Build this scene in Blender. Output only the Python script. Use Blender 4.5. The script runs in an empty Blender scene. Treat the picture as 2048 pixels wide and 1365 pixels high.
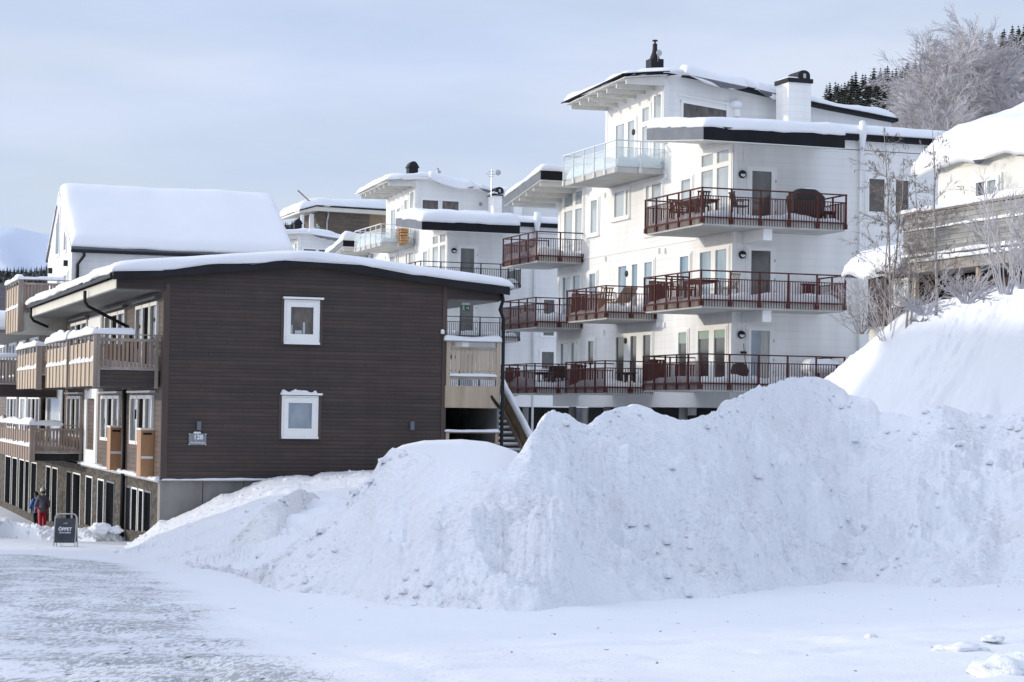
import bpy, math, random
import numpy as np
from mathutils import Matrix, Vector, noise as mnoise
random.seed(7)
sc = bpy.context.scene
COL = sc.collection
# ------------------------------------------------------------------ camera, sky, sun, exposure
YAW, PITCH, ROLL, FPX = 0.332, 0.0330, 0.0152, 4210.0
CX, CY = 1024.0, 682.5
fwd = np.array([math.sin(YAW)*math.cos(PITCH), math.cos(YAW)*math.cos(PITCH), math.sin(PITCH)])
rgt = np.cross(fwd, [0, 0, 1]); rgt /= np.linalg.norm(rgt)
upv = np.cross(rgt, fwd)
cr_, sr_ = math.cos(ROLL), math.sin(ROLL)
rgt, upv = cr_*rgt + sr_*upv, cr_*upv - sr_*rgt
cam = bpy.data.cameras.new('camera'); cam_o = bpy.data.objects.new('camera', cam); COL.objects.link(cam_o)
m = Matrix.Identity(4)
for i in range(3):
    m[i][0], m[i][1], m[i][2] = rgt[i], upv[i], -fwd[i]
cam_o.matrix_world = m
cam.sensor_width = 36.0; cam.lens = FPX/2048*36.0; cam.clip_end = 20000; cam.clip_start = 0.5
sc.camera = cam_o

SUN_AZ, SUN_EL = math.radians(17), math.radians(10.8)      # azimuth behind the -X direction
to_sun = Vector((-math.cos(SUN_EL)*math.cos(SUN_AZ), math.cos(SUN_EL)*math.sin(SUN_AZ), math.sin(SUN_EL)))
w = bpy.data.worlds.new('World'); sc.world = w; w.use_nodes = True
nt = w.node_tree; nt.nodes.clear()
def N(nt, t, **k):
    n = nt.nodes.new(t)
    for a, b in k.items(): setattr(n, a, b)
    return n
out = N(nt, 'ShaderNodeOutputWorld'); bg = N(nt, 'ShaderNodeBackground')
sky = N(nt, 'ShaderNodeTexSky', sky_type='NISHITA', sun_disc=False)
sky.sun_elevation = SUN_EL; sky.sun_rotation = math.atan2(to_sun.x, to_sun.y)
sky.air_density = 1.0; sky.dust_density = 0.6; sky.ozone_density = 1.5
tc = N(nt, 'ShaderNodeTexCoord'); mp = N(nt, 'ShaderNodeMapping'); mp.inputs['Scale'].default_value = (1.6, 1.6, 6.0)
mp.inputs['Rotation'].default_value = (0.12, 0.05, 0.3)
nz = N(nt, 'ShaderNodeTexNoise'); nz.inputs['Scale'].default_value = 1.6; nz.inputs['Detail'].default_value = 4; nz.inputs['Roughness'].default_value = .5; nz.inputs['Distortion'].default_value = .5
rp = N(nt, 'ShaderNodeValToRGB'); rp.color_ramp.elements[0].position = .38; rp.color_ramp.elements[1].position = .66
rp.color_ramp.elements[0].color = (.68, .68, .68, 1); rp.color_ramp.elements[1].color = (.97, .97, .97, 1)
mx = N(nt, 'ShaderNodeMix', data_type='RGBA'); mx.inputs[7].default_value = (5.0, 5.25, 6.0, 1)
# second band of noise lays darker, bluer cloud bellies in the haze
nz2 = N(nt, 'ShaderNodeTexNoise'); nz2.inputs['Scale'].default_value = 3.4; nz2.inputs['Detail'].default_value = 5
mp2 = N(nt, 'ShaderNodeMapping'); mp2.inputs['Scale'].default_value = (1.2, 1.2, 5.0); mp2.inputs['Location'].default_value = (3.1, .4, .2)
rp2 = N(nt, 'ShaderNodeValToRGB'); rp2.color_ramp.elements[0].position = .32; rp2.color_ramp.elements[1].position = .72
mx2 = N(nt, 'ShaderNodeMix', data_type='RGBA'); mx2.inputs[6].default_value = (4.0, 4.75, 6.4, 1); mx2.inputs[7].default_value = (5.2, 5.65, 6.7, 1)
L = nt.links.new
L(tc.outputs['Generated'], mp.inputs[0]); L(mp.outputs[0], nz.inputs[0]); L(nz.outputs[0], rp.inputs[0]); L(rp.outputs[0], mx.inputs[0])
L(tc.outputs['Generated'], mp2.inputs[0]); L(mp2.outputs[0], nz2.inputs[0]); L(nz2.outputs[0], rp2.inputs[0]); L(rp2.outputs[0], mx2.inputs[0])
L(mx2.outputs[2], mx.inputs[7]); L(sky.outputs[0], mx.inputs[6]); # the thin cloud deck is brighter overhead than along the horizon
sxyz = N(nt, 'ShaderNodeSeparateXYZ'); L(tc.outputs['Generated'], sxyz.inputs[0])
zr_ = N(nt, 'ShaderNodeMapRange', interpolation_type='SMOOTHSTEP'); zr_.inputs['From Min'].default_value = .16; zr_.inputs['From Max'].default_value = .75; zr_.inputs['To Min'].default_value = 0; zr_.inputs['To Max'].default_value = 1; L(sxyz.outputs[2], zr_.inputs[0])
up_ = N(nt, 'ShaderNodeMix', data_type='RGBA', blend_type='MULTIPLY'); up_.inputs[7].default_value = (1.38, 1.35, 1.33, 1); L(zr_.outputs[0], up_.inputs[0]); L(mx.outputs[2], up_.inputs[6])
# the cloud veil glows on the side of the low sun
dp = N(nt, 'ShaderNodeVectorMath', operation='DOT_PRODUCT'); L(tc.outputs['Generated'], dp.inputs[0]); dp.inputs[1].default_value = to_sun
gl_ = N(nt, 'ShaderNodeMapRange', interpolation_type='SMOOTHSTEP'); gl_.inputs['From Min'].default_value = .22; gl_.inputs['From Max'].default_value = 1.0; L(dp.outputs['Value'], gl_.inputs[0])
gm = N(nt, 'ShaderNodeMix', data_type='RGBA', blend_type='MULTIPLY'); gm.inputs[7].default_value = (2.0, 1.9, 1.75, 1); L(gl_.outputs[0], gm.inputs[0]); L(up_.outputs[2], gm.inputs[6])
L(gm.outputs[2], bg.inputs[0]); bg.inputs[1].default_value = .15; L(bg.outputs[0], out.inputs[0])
sun = bpy.data.lights.new('sun', 'SUN'); sun.energy = 2.0; sun.angle = math.radians(1.0); sun.color = (1, .90, .74)
sun_o = bpy.data.objects.new('sun', sun); COL.objects.link(sun_o)
sun_o.rotation_euler = to_sun.to_track_quat('Z', 'Y').to_euler()
sc.view_settings.view_transform = 'Standard'; sc.view_settings.look = 'None'; sc.view_settings.exposure = -0.02; sc.view_settings.gamma = 1
sc.cycles.max_bounces = 6; sc.cycles.transparent_max_bounces = 12

# ------------------------------------------------------------------ measuring helpers (photo pixel -> point on a real plane)
def ray(x, y): return rgt*(x-CX)/FPX - upv*(y-CY)/FPX + fwd
def aX(x, y, c): d = ray(x, y); return d*c/d[0]
def aY(x, y, c): d = ray(x, y); return d*c/d[1]
def aD(x, y, c): return ray(x, y)*c
fh = np.array([math.sin(YAW), math.cos(YAW)]); rh = np.array([math.cos(YAW), -math.sin(YAW)])
GA, GB = 1.35, 0.0448
def gz(x, y):                                            # road level: falls gently away from the viewer, then levels out
    d = x*fh[0] + y*fh[1]
    return -(GA + GB*np.minimum(d, 88.0)) if isinstance(d, np.ndarray) else -(GA + GB*min(d, 88.0))
def aG(x, y):
    d = ray(x, y); k = d[0]*fh[0]+d[1]*fh[1]
    return d*GA/(-d[2]-GB*k)

# ------------------------------------------------------------------ numpy noise
def _h(ix, iy, s):
    n = (ix.astype(np.int64)*374761393 + iy.astype(np.int64)*668265263 + s*1274126177) & 0x7fffffff
    n = ((n ^ (n >> 13))*1274126177) & 0x7fffffff
    return ((n ^ (n >> 16)) & 0xffff)/65535.0
def vn(x, y, s=0):
    x = np.asarray(x, float); y = np.asarray(y, float)
    ix = np.floor(x); iy = np.floor(y); fx = x-ix; fy = y-iy
    fx = fx*fx*fx*(fx*(fx*6-15)+10); fy = fy*fy*fy*(fy*(fy*6-15)+10)
    a = _h(ix, iy, s); b = _h(ix+1, iy, s); c = _h(ix, iy+1, s); d = _h(ix+1, iy+1, s)
    return (a*(1-fx)+b*fx)*(1-fy)+(c*(1-fx)+d*fx)*fy*1.0 - .5
def fbm(x, y, s=0, o=4, g=.5):
    r = 0; a = 1
    for i in range(o):
        r = r + a*vn(x*2**i + 13.7*i, y*2**i - 7.1*i, s+i); a *= g
    return r
def worley(x, y, s=0):
    x = np.asarray(x, float); y = np.asarray(y, float)
    ix = np.floor(x); iy = np.floor(y); best = np.full(x.shape, 9.0)
    for dx in (-1, 0, 1):
        for dy in (-1, 0, 1):
            px = ix+dx+_h(ix+dx, iy+dy, s); py = iy+dy+_h(ix+dx, iy+dy, s+5)
            best = np.minimum(best, np.hypot(px-x, py-y))
    return best

# ------------------------------------------------------------------ materials
MATS = {}
def mat(name, col, rough=.6, metal=0, spec=.5):
    m = bpy.data.materials.new(name); m.use_nodes = True
    b = m.node_tree.nodes['Principled BSDF']
    b.inputs['Base Color'].default_value = (*col, 1); b.inputs['Roughness'].default_value = rough
    b.inputs['Metallic'].default_value = metal; b.inputs['Specular IOR Level'].default_value = spec
    MATS[name] = m; return m
def varied(name, c1, c2, scale=3, rough=.6, stretch=(1, 1, 1), bump=0., bscale=None, detail=4, metal=0, spec=.5, lo=.35, hi=.65):
    m = mat(name, c1, rough, metal, spec); nt = m.node_tree; b = nt.nodes['Principled BSDF']; L = nt.links.new
    tc = N(nt, 'ShaderNodeTexCoord'); mp = N(nt, 'ShaderNodeMapping'); mp.inputs['Scale'].default_value = stretch
    n = N(nt, 'ShaderNodeTexNoise'); n.inputs['Scale'].default_value = scale; n.inputs['Detail'].default_value = detail
    r = N(nt, 'ShaderNodeValToRGB'); r.color_ramp.elements[0].position = lo; r.color_ramp.elements[1].position = hi
    r.color_ramp.elements[0].color = (*c1, 1); r.color_ramp.elements[1].color = (*c2, 1)
    L(tc.outputs['Object'], mp.inputs[0]); L(mp.outputs[0], n.inputs[0]); L(n.outputs[0], r.inputs[0]); L(r.outputs[0], b.inputs[0])
    if bump:
        n2 = N(nt, 'ShaderNodeTexNoise'); n2.inputs['Scale'].default_value = bscale or scale*3; n2.inputs['Detail'].default_value = 5
        bp = N(nt, 'ShaderNodeBump'); bp.inputs['Strength'].default_value = bump; bp.inputs['Distance'].default_value = .05
        L(mp.outputs[0], n2.inputs[0]); L(n2.outputs[0], bp.inputs['Height']); L(bp.outputs[0], b.inputs['Normal'])
    return m
def siding(name, c1, c2, board=.16, gap=.10, gapcol=.55, axis='Z', bump=.5, stripe=.0, rough=.55, wscale=.6, seam=None):
    """horizontal (axis Z) or vertical boards: a thin dark joint, a lapped profile and a per-board tint"""
    m = mat(name, c1, rough, spec=.3); nt = m.node_tree; b = nt.nodes['Principled BSDF']; L = nt.links.new
    tc = N(nt, 'ShaderNodeTexCoord'); sp = N(nt, 'ShaderNodeSeparateXYZ'); L(tc.outputs['Object'], sp.inputs[0])
    def M(op, a, bb=None, c=None):
        n = N(nt, 'ShaderNodeMath', operation=op)
        for i, v in enumerate((a, bb, c)):
            if v is None: continue
            if isinstance(v, (int, float)): n.inputs[i].default_value = v
            else: L(v, n.inputs[i])
        return n.outputs[0]
    if axis == 'Z': src = sp.outputs[2]
    else: src = M('ADD', sp.outputs[0], sp.outputs[1])
    u = M('DIVIDE', src, board); fr = M('FRACT', u); fl = M('FLOOR', u)
    joint = M('LESS_THAN', fr, gap)
    if axis == 'Z' and gapcol < .7:                       # staggered butt joints between boards
        jx = M('FRACT', M('ADD', M('DIVIDE', M('ADD', sp.outputs[0], sp.outputs[1]), 3.9), M('FRACT', M('MULTIPLY', fl, .618))))
        joint = M('MAXIMUM', joint, M('MULTIPLY', M('LESS_THAN', jx, .005), .8))
    cb = N(nt, 'ShaderNodeCombineXYZ')
    s1 = M('ADD', sp.outputs[0], sp.outputs[1])
    L(M('MULTIPLY', s1 if axis == 'Z' else sp.outputs[2], wscale), cb.inputs[0]); L(M('MULTIPLY', fl, 3.7), cb.inputs[1])
    n = N(nt, 'ShaderNodeTexNoise'); n.inputs['Scale'].default_value = 1.0; n.inputs['Detail'].default_value = 5; n.inputs['Roughness'].default_value = .65
    L(cb.outputs[0], n.inputs[0])
    r = N(nt, 'ShaderNodeValToRGB'); r.color_ramp.elements[0].position = .38; r.color_ramp.elements[1].position = .62
    r.color_ramp.elements[0].color = (*c1, 1); r.color_ramp.elements[1].color = (*c2, 1); L(n.outputs[0], r.inputs[0])
    # fine grain and broad weathering
    n3 = N(nt, 'ShaderNodeTexNoise'); n3.inputs['Scale'].default_value = .35; n3.inputs['Detail'].default_value = 6; L(tc.outputs['Object'], n3.inputs[0])
    mu = N(nt, 'ShaderNodeMix', data_type='RGBA', blend_type='MULTIPLY'); mu.inputs[0].default_value = 1
    gr = N(nt, 'ShaderNodeMapRange'); gr.inputs['From Min'].default_value = .3; gr.inputs['From Max'].default_value = .7; gr.inputs['To Min'].default_value = .90; gr.inputs['To Max'].default_value = 1.04
    L(n3.outputs[0], gr.inputs[0])
    # faint run-off streaks
    ms = N(nt, 'ShaderNodeMapping'); ms.inputs['Scale'].default_value = (2.2, 2.2, .12); L(tc.outputs['Object'], ms.inputs[0])
    n4 = N(nt, 'ShaderNodeTexNoise'); n4.inputs['Scale'].default_value = 1.0; n4.inputs['Detail'].default_value = 5; L(ms.outputs[0], n4.inputs[0])
    g4 = N(nt, 'ShaderNodeMapRange'); g4.inputs['From Min'].default_value = .35; g4.inputs['From Max'].default_value = .62; g4.inputs['To Min'].default_value = .93; g4.inputs['To Max'].default_value = 1.0; L(n4.outputs[0], g4.inputs[0])
    k = M('SUBTRACT', 1.0, M('MULTIPLY', joint, 1-gapcol)); k2 = M('MULTIPLY', M('MULTIPLY', k, gr.outputs[0]), g4.outputs[0])
    cc = N(nt, 'ShaderNodeCombineXYZ'); [L(k2, cc.inputs[i]) for i in range(3)]
    L(r.outputs[0], mu.inputs[6]); L(cc.outputs[0], mu.inputs[7]); L(mu.outputs[2], b.inputs[0])
    bp = N(nt, 'ShaderNodeBump'); bp.inputs['Strength'].default_value = bump; bp.inputs['Distance'].default_value = .02
    L(M('MULTIPLY', M('SUBTRACT', 1.0, fr), M('SUBTRACT', 1.0, joint)), bp.inputs['Height']); L(bp.outputs[0], b.inputs['Normal'])
    return m
def snowmat(name, c=(.815, .83, .86), dirt=0., grain=60, lump=6, strength=.35, dist=.03, dirtcol=(.38, .35, .34), dscale=.6, tint=None):
    m = mat(name, c, .5, spec=.25); nt = m.node_tree; b = nt.nodes['Principled BSDF']; L = nt.links.new
    tc = N(nt, 'ShaderNodeTexCoord')
    n1 = N(nt, 'ShaderNodeTexNoise'); n1.inputs['Scale'].default_value = lump; n1.inputs['Detail'].default_value = 7; n1.inputs['Roughness'].default_value = .62
    n2 = N(nt, 'ShaderNodeTexNoise'); n2.inputs['Scale'].default_value = grain; n2.inputs['Detail'].default_value = 2
    ad = N(nt, 'ShaderNodeMath', operation='MULTIPLY_ADD'); ad.inputs[1].default_value = .15
    bp = N(nt, 'ShaderNodeBump'); bp.inputs['Strength'].default_value = strength; bp.inputs['Distance'].default_value = dist
    for n in (n1, n2): L(tc.outputs['Object'], n.inputs[0])
    L(n2.outputs[0], ad.inputs[0]); L(n1.outputs[0], ad.inputs[2]); L(ad.outputs[0], bp.inputs['Height']); L(bp.outputs[0], b.inputs['Normal'])
    if dirt:
        def noise(s, d=4, r=.6, st=(1, 1, 1)):
            mp = N(nt, 'ShaderNodeMapping'); mp.inputs['Scale'].default_value = st; mp.inputs['Rotation'].default_value = (0, 0, .6)
            n = N(nt, 'ShaderNodeTexNoise'); n.inputs['Scale'].default_value = s; n.inputs['Detail'].default_value = d; n.inputs['Roughness'].default_value = r
            L(tc.outputs['Object'], mp.inputs[0]); L(mp.outputs[0], n.inputs[0]); return n.outputs[0]
        def ramp(src, a, bb):
            mr = N(nt, 'ShaderNodeMapRange'); mr.inputs['From Min'].default_value = a; mr.inputs['From Max'].default_value = bb; L(src, mr.inputs[0]); return mr.outputs[0]
        def mul(a, bb):
            q = N(nt, 'ShaderNodeMath', operation='MULTIPLY', use_clamp=True)
            for i, v in enumerate((a, bb)):
                if isinstance(v, float): q.inputs[i].default_value = v
                else: L(v, q.inputs[i])
            return q.outputs[0]
        patch = ramp(noise(dscale, 6, .65, (1, 1, 1.6)), .40, .62)
        fleck = ramp(noise(13.0, 4, .75, (.8, .8, 2.2)), .515, .64)
        broad = mul(ramp(noise(dscale*1.7, 5, .6), .42, .75), .28*dirt)
        fac = mul(mul(patch, fleck), dirt)
        m1 = N(nt, 'ShaderNodeMix', data_type='RGBA'); m1.inputs[6].default_value = (*c, 1); m1.inputs[7].default_value = (.70, .68, .70, 1); L(broad, m1.inputs[0])
        m2 = N(nt, 'ShaderNodeMix', data_type='RGBA'); m2.inputs[7].default_value = (*dirtcol, 1); L(fac, m2.inputs[0]); L(m1.outputs[2], m2.inputs[6])
        # warm pinkish patches paint a sunlit tint into the snow colour
        st = mul(ramp(noise(1.1, 5, .6, (1, 1, .8)), .52, .72), .45*dirt)
        m3 = N(nt, 'ShaderNodeMix', data_type='RGBA'); m3.inputs[7].default_value = (.80, .74, .76, 1); L(st, m3.inputs[0]); L(m2.outputs[2], m3.inputs[6])
        L(m3.outputs[2], b.inputs[0])
    return m
SNOW = snowmat('fresh_snow', lump=1.6, strength=.3, dist=.06)
SNOWR = snowmat('roof_snow', lump=.9, strength=.35, dist=.12)
SNOWB = snowmat('ploughed_snow', c=(.855, .875, .915), dirt=.58, dirtcol=(.50, .47, .46), lump=6, strength=.85, dist=.09)
SNOWB2 = snowmat('dirty_ploughed_snow', c=(.81, .81, .82), dirt=1.1, lump=6, strength=.8, dist=.08, dscale=.9)
SNOWL = snowmat('shovelled_snow', lump=4, strength=.6, dist=.08)
WSID = siding('white_siding', (.85, .85, .83), (.88, .88, .86), board=.27, gap=.07, gapcol=.90, bump=.18, wscale=.2)
WSIDG = siding('grey_white_siding', (.78, .785, .78), (.82, .825, .82), board=.3, gap=.08, gapcol=.84, bump=.2, wscale=.2)
WHITE = varied('white_paint', (.84, .84, .82), (.87, .87, .85), 2, .45)
SOFFIT = varied('soffit_paint', (.66, .65, .60), (.72, .71, .67), 2, .5)
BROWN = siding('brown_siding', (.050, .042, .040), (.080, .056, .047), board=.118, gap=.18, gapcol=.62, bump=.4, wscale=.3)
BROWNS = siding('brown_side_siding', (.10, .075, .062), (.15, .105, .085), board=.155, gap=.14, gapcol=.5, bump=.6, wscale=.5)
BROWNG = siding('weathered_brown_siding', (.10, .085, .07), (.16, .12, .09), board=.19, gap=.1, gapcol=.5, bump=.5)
TRIMB = varied('brown_trim', (.055, .038, .032), (.08, .052, .042), 3, .6, (1, 1, .2))
BLACK = varied('black_metal', (.008, .008, .011), (.015, .015, .018), 2, .5, spec=.3)
FASCIA = varied('charcoal_fascia', (.009, .009, .012), (.014, .014, .018), 1.5, .7, spec=.2)
FASCIAG = varied('grey_fascia', (.11, .125, .15), (.14, .155, .18), 1.5, .5)
RED = varied('red_brown_steel', (.058, .015, .013), (.090, .024, .020), 5, .6, spec=.3)
RAILB = varied('black_rail_steel', (.02, .018, .018), (.035, .03, .03), 5, .5)
RAILW = varied('light_rail_aluminium', (.62, .64, .64), (.7, .72, .72), 4, .35, metal=.2)
CONC = varied('foundation_concrete', (.20, .195, .185), (.29, .285, .27), 1.2, .85, (1, 1, .5), .3, 14)
CONCS = varied('slab_concrete', (.44, .435, .41), (.54, .53, .50), 1.4, .8, bump=.1)
CONCD = varied('dark_joint_and_shade', (.010, .010, .010), (.022, .022, .020), 1.2, .9)  # near-black stands in for undercroft shade, also colours joints and panels
CREAM = varied('cream_fascia', (.60, .58, .50), (.66, .64, .56), 1.5, .5)
GREYS = siding('grey_soffit_boards', (.22, .22, .21), (.27, .27, .25), board=.12, gap=.1, gapcol=.7, axis='XY', bump=.2)
WOODL = varied('pale_wood', (.38, .29, .20), (.50, .41, .31), 3, .65, (1, 1, .15), .2, 20)
WOODG = varied('greyed_wood', (.23, .19, .16), (.36, .30, .25), 3, .7, (1, 1, .15), .2, 20)
WOODR = varied('reddish_wood', (.20, .135, .10), (.31, .22, .165), 3, .6, (1, 1, .15), .2, 20)
WOODO = varied('orange_board', (.38, .20, .09), (.47, .26, .13), 2, .5, (1, 1, .2))
WOODD = siding('deck_slats', (.20, .20, .195), (.38, .375, .36), board=.145, gap=.12, gapcol=.45, bump=.6, wscale=.8)
STONE = None
def stonemat():
    m = mat('ledger_stone', (.2, .16, .12), .85); nt = m.node_tree; b = nt.nodes['Principled BSDF']; L = nt.links.new
    tc = N(nt, 'ShaderNodeTexCoord'); mp = N(nt, 'ShaderNodeMapping'); mp.inputs['Scale'].default_value = (3.0, 3.0, 9.0)
    v = N(nt, 'ShaderNodeTexVoronoi'); v.inputs['Scale'].default_value = 1.0
    r = N(nt, 'ShaderNodeValToRGB'); e = r.color_ramp.elements; e[0].color = (.026, .023, .020, 1); e[1].color = (.105, .085, .062, 1)
    L(tc.outputs['Object'], mp.inputs[0]); L(mp.outputs[0], v.inputs[0]); sx = N(nt, 'ShaderNodeSeparateXYZ'); L(v.outputs['Color'], sx.inputs[0]); L(sx.outputs[0], r.inputs[0]); L(r.outputs[0], b.inputs[0])
    bp = N(nt, 'ShaderNodeBump'); bp.inputs['Strength'].default_value = .7; bp.inputs['Distance'].default_value = .05; L(v.outputs['Distance'], bp.inputs['Height']); L(bp.outputs[0], b.inputs['Normal'])
    return m
STONE = stonemat()
def panemat(name, c1, c2, rough=.08, spec=.9, scale=.8, st=(1, 1, .4)):
    m = varied(name, c1, c2, scale, rough, st, spec=spec); return m
P_CURT = panemat('pane_over_pale_curtain', (.33, .37, .39), (.48, .53, .56))
P_BLUE = panemat('pane_painted_blue_reflection', (.14, .21, .27), (.30, .39, .46))  # the blue reflection is put into the base colour
P_DARK = panemat('dark_pane', (.018, .022, .025), (.06, .068, .07), scale=1.4)
P_BLACK = panemat('black_pane', (.006, .007, .008), (.015, .017, .02), rough=.8, spec=0.0)
P_GREY = panemat('grey_door_pane', (.05, .048, .048), (.12, .115, .115), scale=1.6)
P_BROWN = panemat('pane_painted_tree_reflection', (.03, .025, .022), (.12, .095, .08), scale=3.5)  # brown tree reflection painted as the pane's own colour
P_FROST = panemat('frosted_pane', (.20, .25, .30), (.30, .36, .41), rough=.35, scale=3)
BLIND = mat('green_blind', (.33, .42, .36), .8)
CURTAIN = siding('white_curtain', (.5, .5, .48), (.62, .62, .6), board=.08, gap=.3, gapcol=.75, axis='XY')
def glassmat():
    m = bpy.data.materials.new('balcony_glass'); m.use_nodes = True; nt = m.node_tree; nt.nodes.clear()
    o = N(nt, 'ShaderNodeOutputMaterial'); a = N(nt, 'ShaderNodeBsdfTransparent'); a.inputs[0].default_value = (.955, .98, .98, 1)
    b = N(nt, 'ShaderNodeBsdfPrincipled'); b.inputs['Base Color'].default_value = (.76, .82, .83, 1); b.inputs['Roughness'].default_value = .06
    x = N(nt, 'ShaderNodeMixShader'); x.inputs[0].default_value = .26
    nt.links.new(a.outputs[0], x.inputs[1]); nt.links.new(b.outputs[0], x.inputs[2]); nt.links.new(x.outputs[0], o.inputs[0]); return m
GLASS = glassmat()
FABD = mat('dark_cover_fabric', (.022, .018, .017), .7)
WICK = varied('dark_wicker', (.035, .03, .028), (.06, .052, .047), 20, .7)
STEEL = varied('galvanised_steel', (.38, .38, .38), (.5, .5, .5), 4, .35, metal=.7)
GREENS = mat('green_sign', (.03, .19, .09), .4); SIGNW = mat('sign_white', (.75, .77, .8), .5); SIGNG = varied('grey_sign_plate', (.17, .18, .20), (.25, .26, .29), 12, .5)
BOARD = varied('chalkboard', (.032, .035, .048), (.06, .063, .075), 4, .6)
BARK = varied('birch_bark', (.22, .19, .17), (.42, .38, .35), 6, .8, (1, 1, 3)); BARKD = varied('dark_twig_bark', (.14, .115, .105), (.26, .22, .20), 5, .8)
FROST = varied('frosted_twigs', (.38, .36, .36), (.60, .58, .60), .6, .8); FROSTB = varied('birch_twigs', (.38, .36, .37), (.60, .585, .61), .35, .8)
NEEDLE = varied('spruce_needles', (.012, .020, .016), (.035, .045, .035), 1.2, .8)
LAMPG = mat('lamp_glass', (.7, .7, .7), .3)

# ------------------------------------------------------------------ mesh helpers
def put(o, parent=None, **k):
    COL.objects.link(o)
    if parent is not None: o.parent = parent
    for a, b in k.items():
        if b is not None: o[a] = b
    return o
def wloc(o):
    v = Vector((0, 0, 0))
    while o is not None:
        v += Vector(o.location); o = o.parent
    return v
def thing(name, loc, label, cat, group=None):
    o = bpy.data.objects.new(name, None); o.location = Vector([float(c) for c in loc]); o.empty_display_size = .2
    return put(o, None, label=label, category=cat, group=group)
class MB:
    def __init__(s): s.v = []; s.f = []
    def quadbox(s, c):                                   # c: 8 corners, bottom ring then top ring
        n = len(s.v); s.v += [tuple(map(float, p)) for p in c]
        s.f += [tuple(n+i for i in q) for q in ((3, 2, 1, 0), (4, 5, 6, 7), (0, 1, 5, 4), (1, 2, 6, 5), (2, 3, 7, 6), (3, 0, 4, 7))]; return s
    def box(s, x0, x1, y0, y1, z0, z1):
        return s.quadbox([(x0, y0, z0), (x1, y0, z0), (x1, y1, z0), (x0, y1, z0), (x0, y0, z1), (x1, y0, z1), (x1, y1, z1), (x0, y1, z1)])
    def prism(s, a, b):                                  # two matching polygons
        n = len(s.v); k = len(a); s.v += [tuple(map(float, p)) for p in a]+[tuple(map(float, p)) for p in b]
        s.f.append(tuple(range(n+k-1, n-1, -1))); s.f.append(tuple(range(n+k, n+2*k)))
        for i in range(k): j = (i+1) % k; s.f.append((n+i, n+j, n+k+j, n+k+i))
        return s
    def bar(s, p, q, wd, ht=None):
        p = np.array(p, float); q = np.array(q, float); ht = ht or wd
        d = q-p; d /= max(np.linalg.norm(d), 1e-9); a = np.cross(d, [0, 0, 1])
        if np.linalg.norm(a) < 1e-3: a = np.array([1., 0, 0])
        a /= np.linalg.norm(a); b = np.cross(a, d)
        a = a*wd/2; b = b*ht/2
        r = [-a-b, a-b, a+b, -a+b]
        return s.prism([p+t for t in r], [q+t for t in r])
    def tube(s, path, r, n=8, cap=True):
        P = [np.array(p, float) for p in path]; rs = r if isinstance(r, (list, tuple)) else [r]*len(P)
        base = len(s.v); a = None
        for i, p in enumerate(P):
            d = P[min(i+1, len(P)-1)]-P[max(i-1, 0)]; d /= max(np.linalg.norm(d), 1e-9)
            if a is None:
                a = np.cross(d, [0, 0, 1.]);
                if np.linalg.norm(a) < 1e-3: a = np.array([1., 0, 0])
            a = a-d*(a@d); a /= max(np.linalg.norm(a), 1e-9); b = np.cross(d, a)
            for k in range(n):
                t = 2*math.pi*k/n; s.v.append(tuple(p+rs[i]*(math.cos(t)*a+math.sin(t)*b)))
        for i in range(len(P)-1):
            for k in range(n):
                j = (k+1) % n; s.f.append((base+i*n+k, base+i*n+j, base+(i+1)*n+j, base+(i+1)*n+k))
        if cap: s.f.append(tuple(base+k for k in range(n-1, -1, -1))); s.f.append(tuple(base+(len(P)-1)*n+k for k in range(n)))
        return s
    def lathe(s, c, prof, n=16, axis=2, squash=(1, 1)):
        base = len(s.v)
        for r, h in prof:
            for k in range(n):
                t = 2*math.pi*k/n; u, v = r*math.cos(t)*squash[0], r*math.sin(t)*squash[1]
                p = (u, v, h) if axis == 2 else ((h, u, v) if axis == 0 else (u, h, v))
                s.v.append(tuple(c[i]+p[i] for i in range(3)))
        for i in range(len(prof)-1):
            for k in range(n):
                j = (k+1) % n; s.f.append((base+i*n+k, base+i*n+j, base+(i+1)*n+j, base+(i+1)*n+k))
        s.f.append(tuple(base+k for k in range(n-1, -1, -1))); s.f.append(tuple(base+(len(prof)-1)*n+k for k in range(n))); return s
    def add(s, V, F):
        n = len(s.v); s.v += [tuple(map(float, p)) for p in V]; s.f += [tuple(n+i for i in q) for q in F]; return s
    def build(s, name, m, parent=None, smooth=False, loc=None, bevel=0, **k):
        o0 = wloc(parent) if parent is not None else Vector((0, 0, 0))
        l = Vector(loc) if loc is not None else Vector((0, 0, 0))
        off = o0+l
        me = bpy.data.meshes.new(name)
        me.from_pydata([(a-off.x, b-off.y, c-off.z) for a, b, c in s.v], [], s.f); me.validate()
        if m: me.materials.append(m)
        if smooth: me.polygons.foreach_set('use_smooth', [True]*len(me.polygons))
        o = bpy.data.objects.new(name, me); o.location = l
        if bevel:
            bv = o.modifiers.new('bevel', 'BEVEL'); bv.width = bevel; bv.segments = 2; bv.limit_method = 'ANGLE'
        return put(o, parent, **k)
def top(mb, name, m, loc, label, cat, group=None, **k):
    return mb.build(name, m, None, loc=[float(c) for c in loc], label=label, category=cat, group=group, **k)

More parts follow.
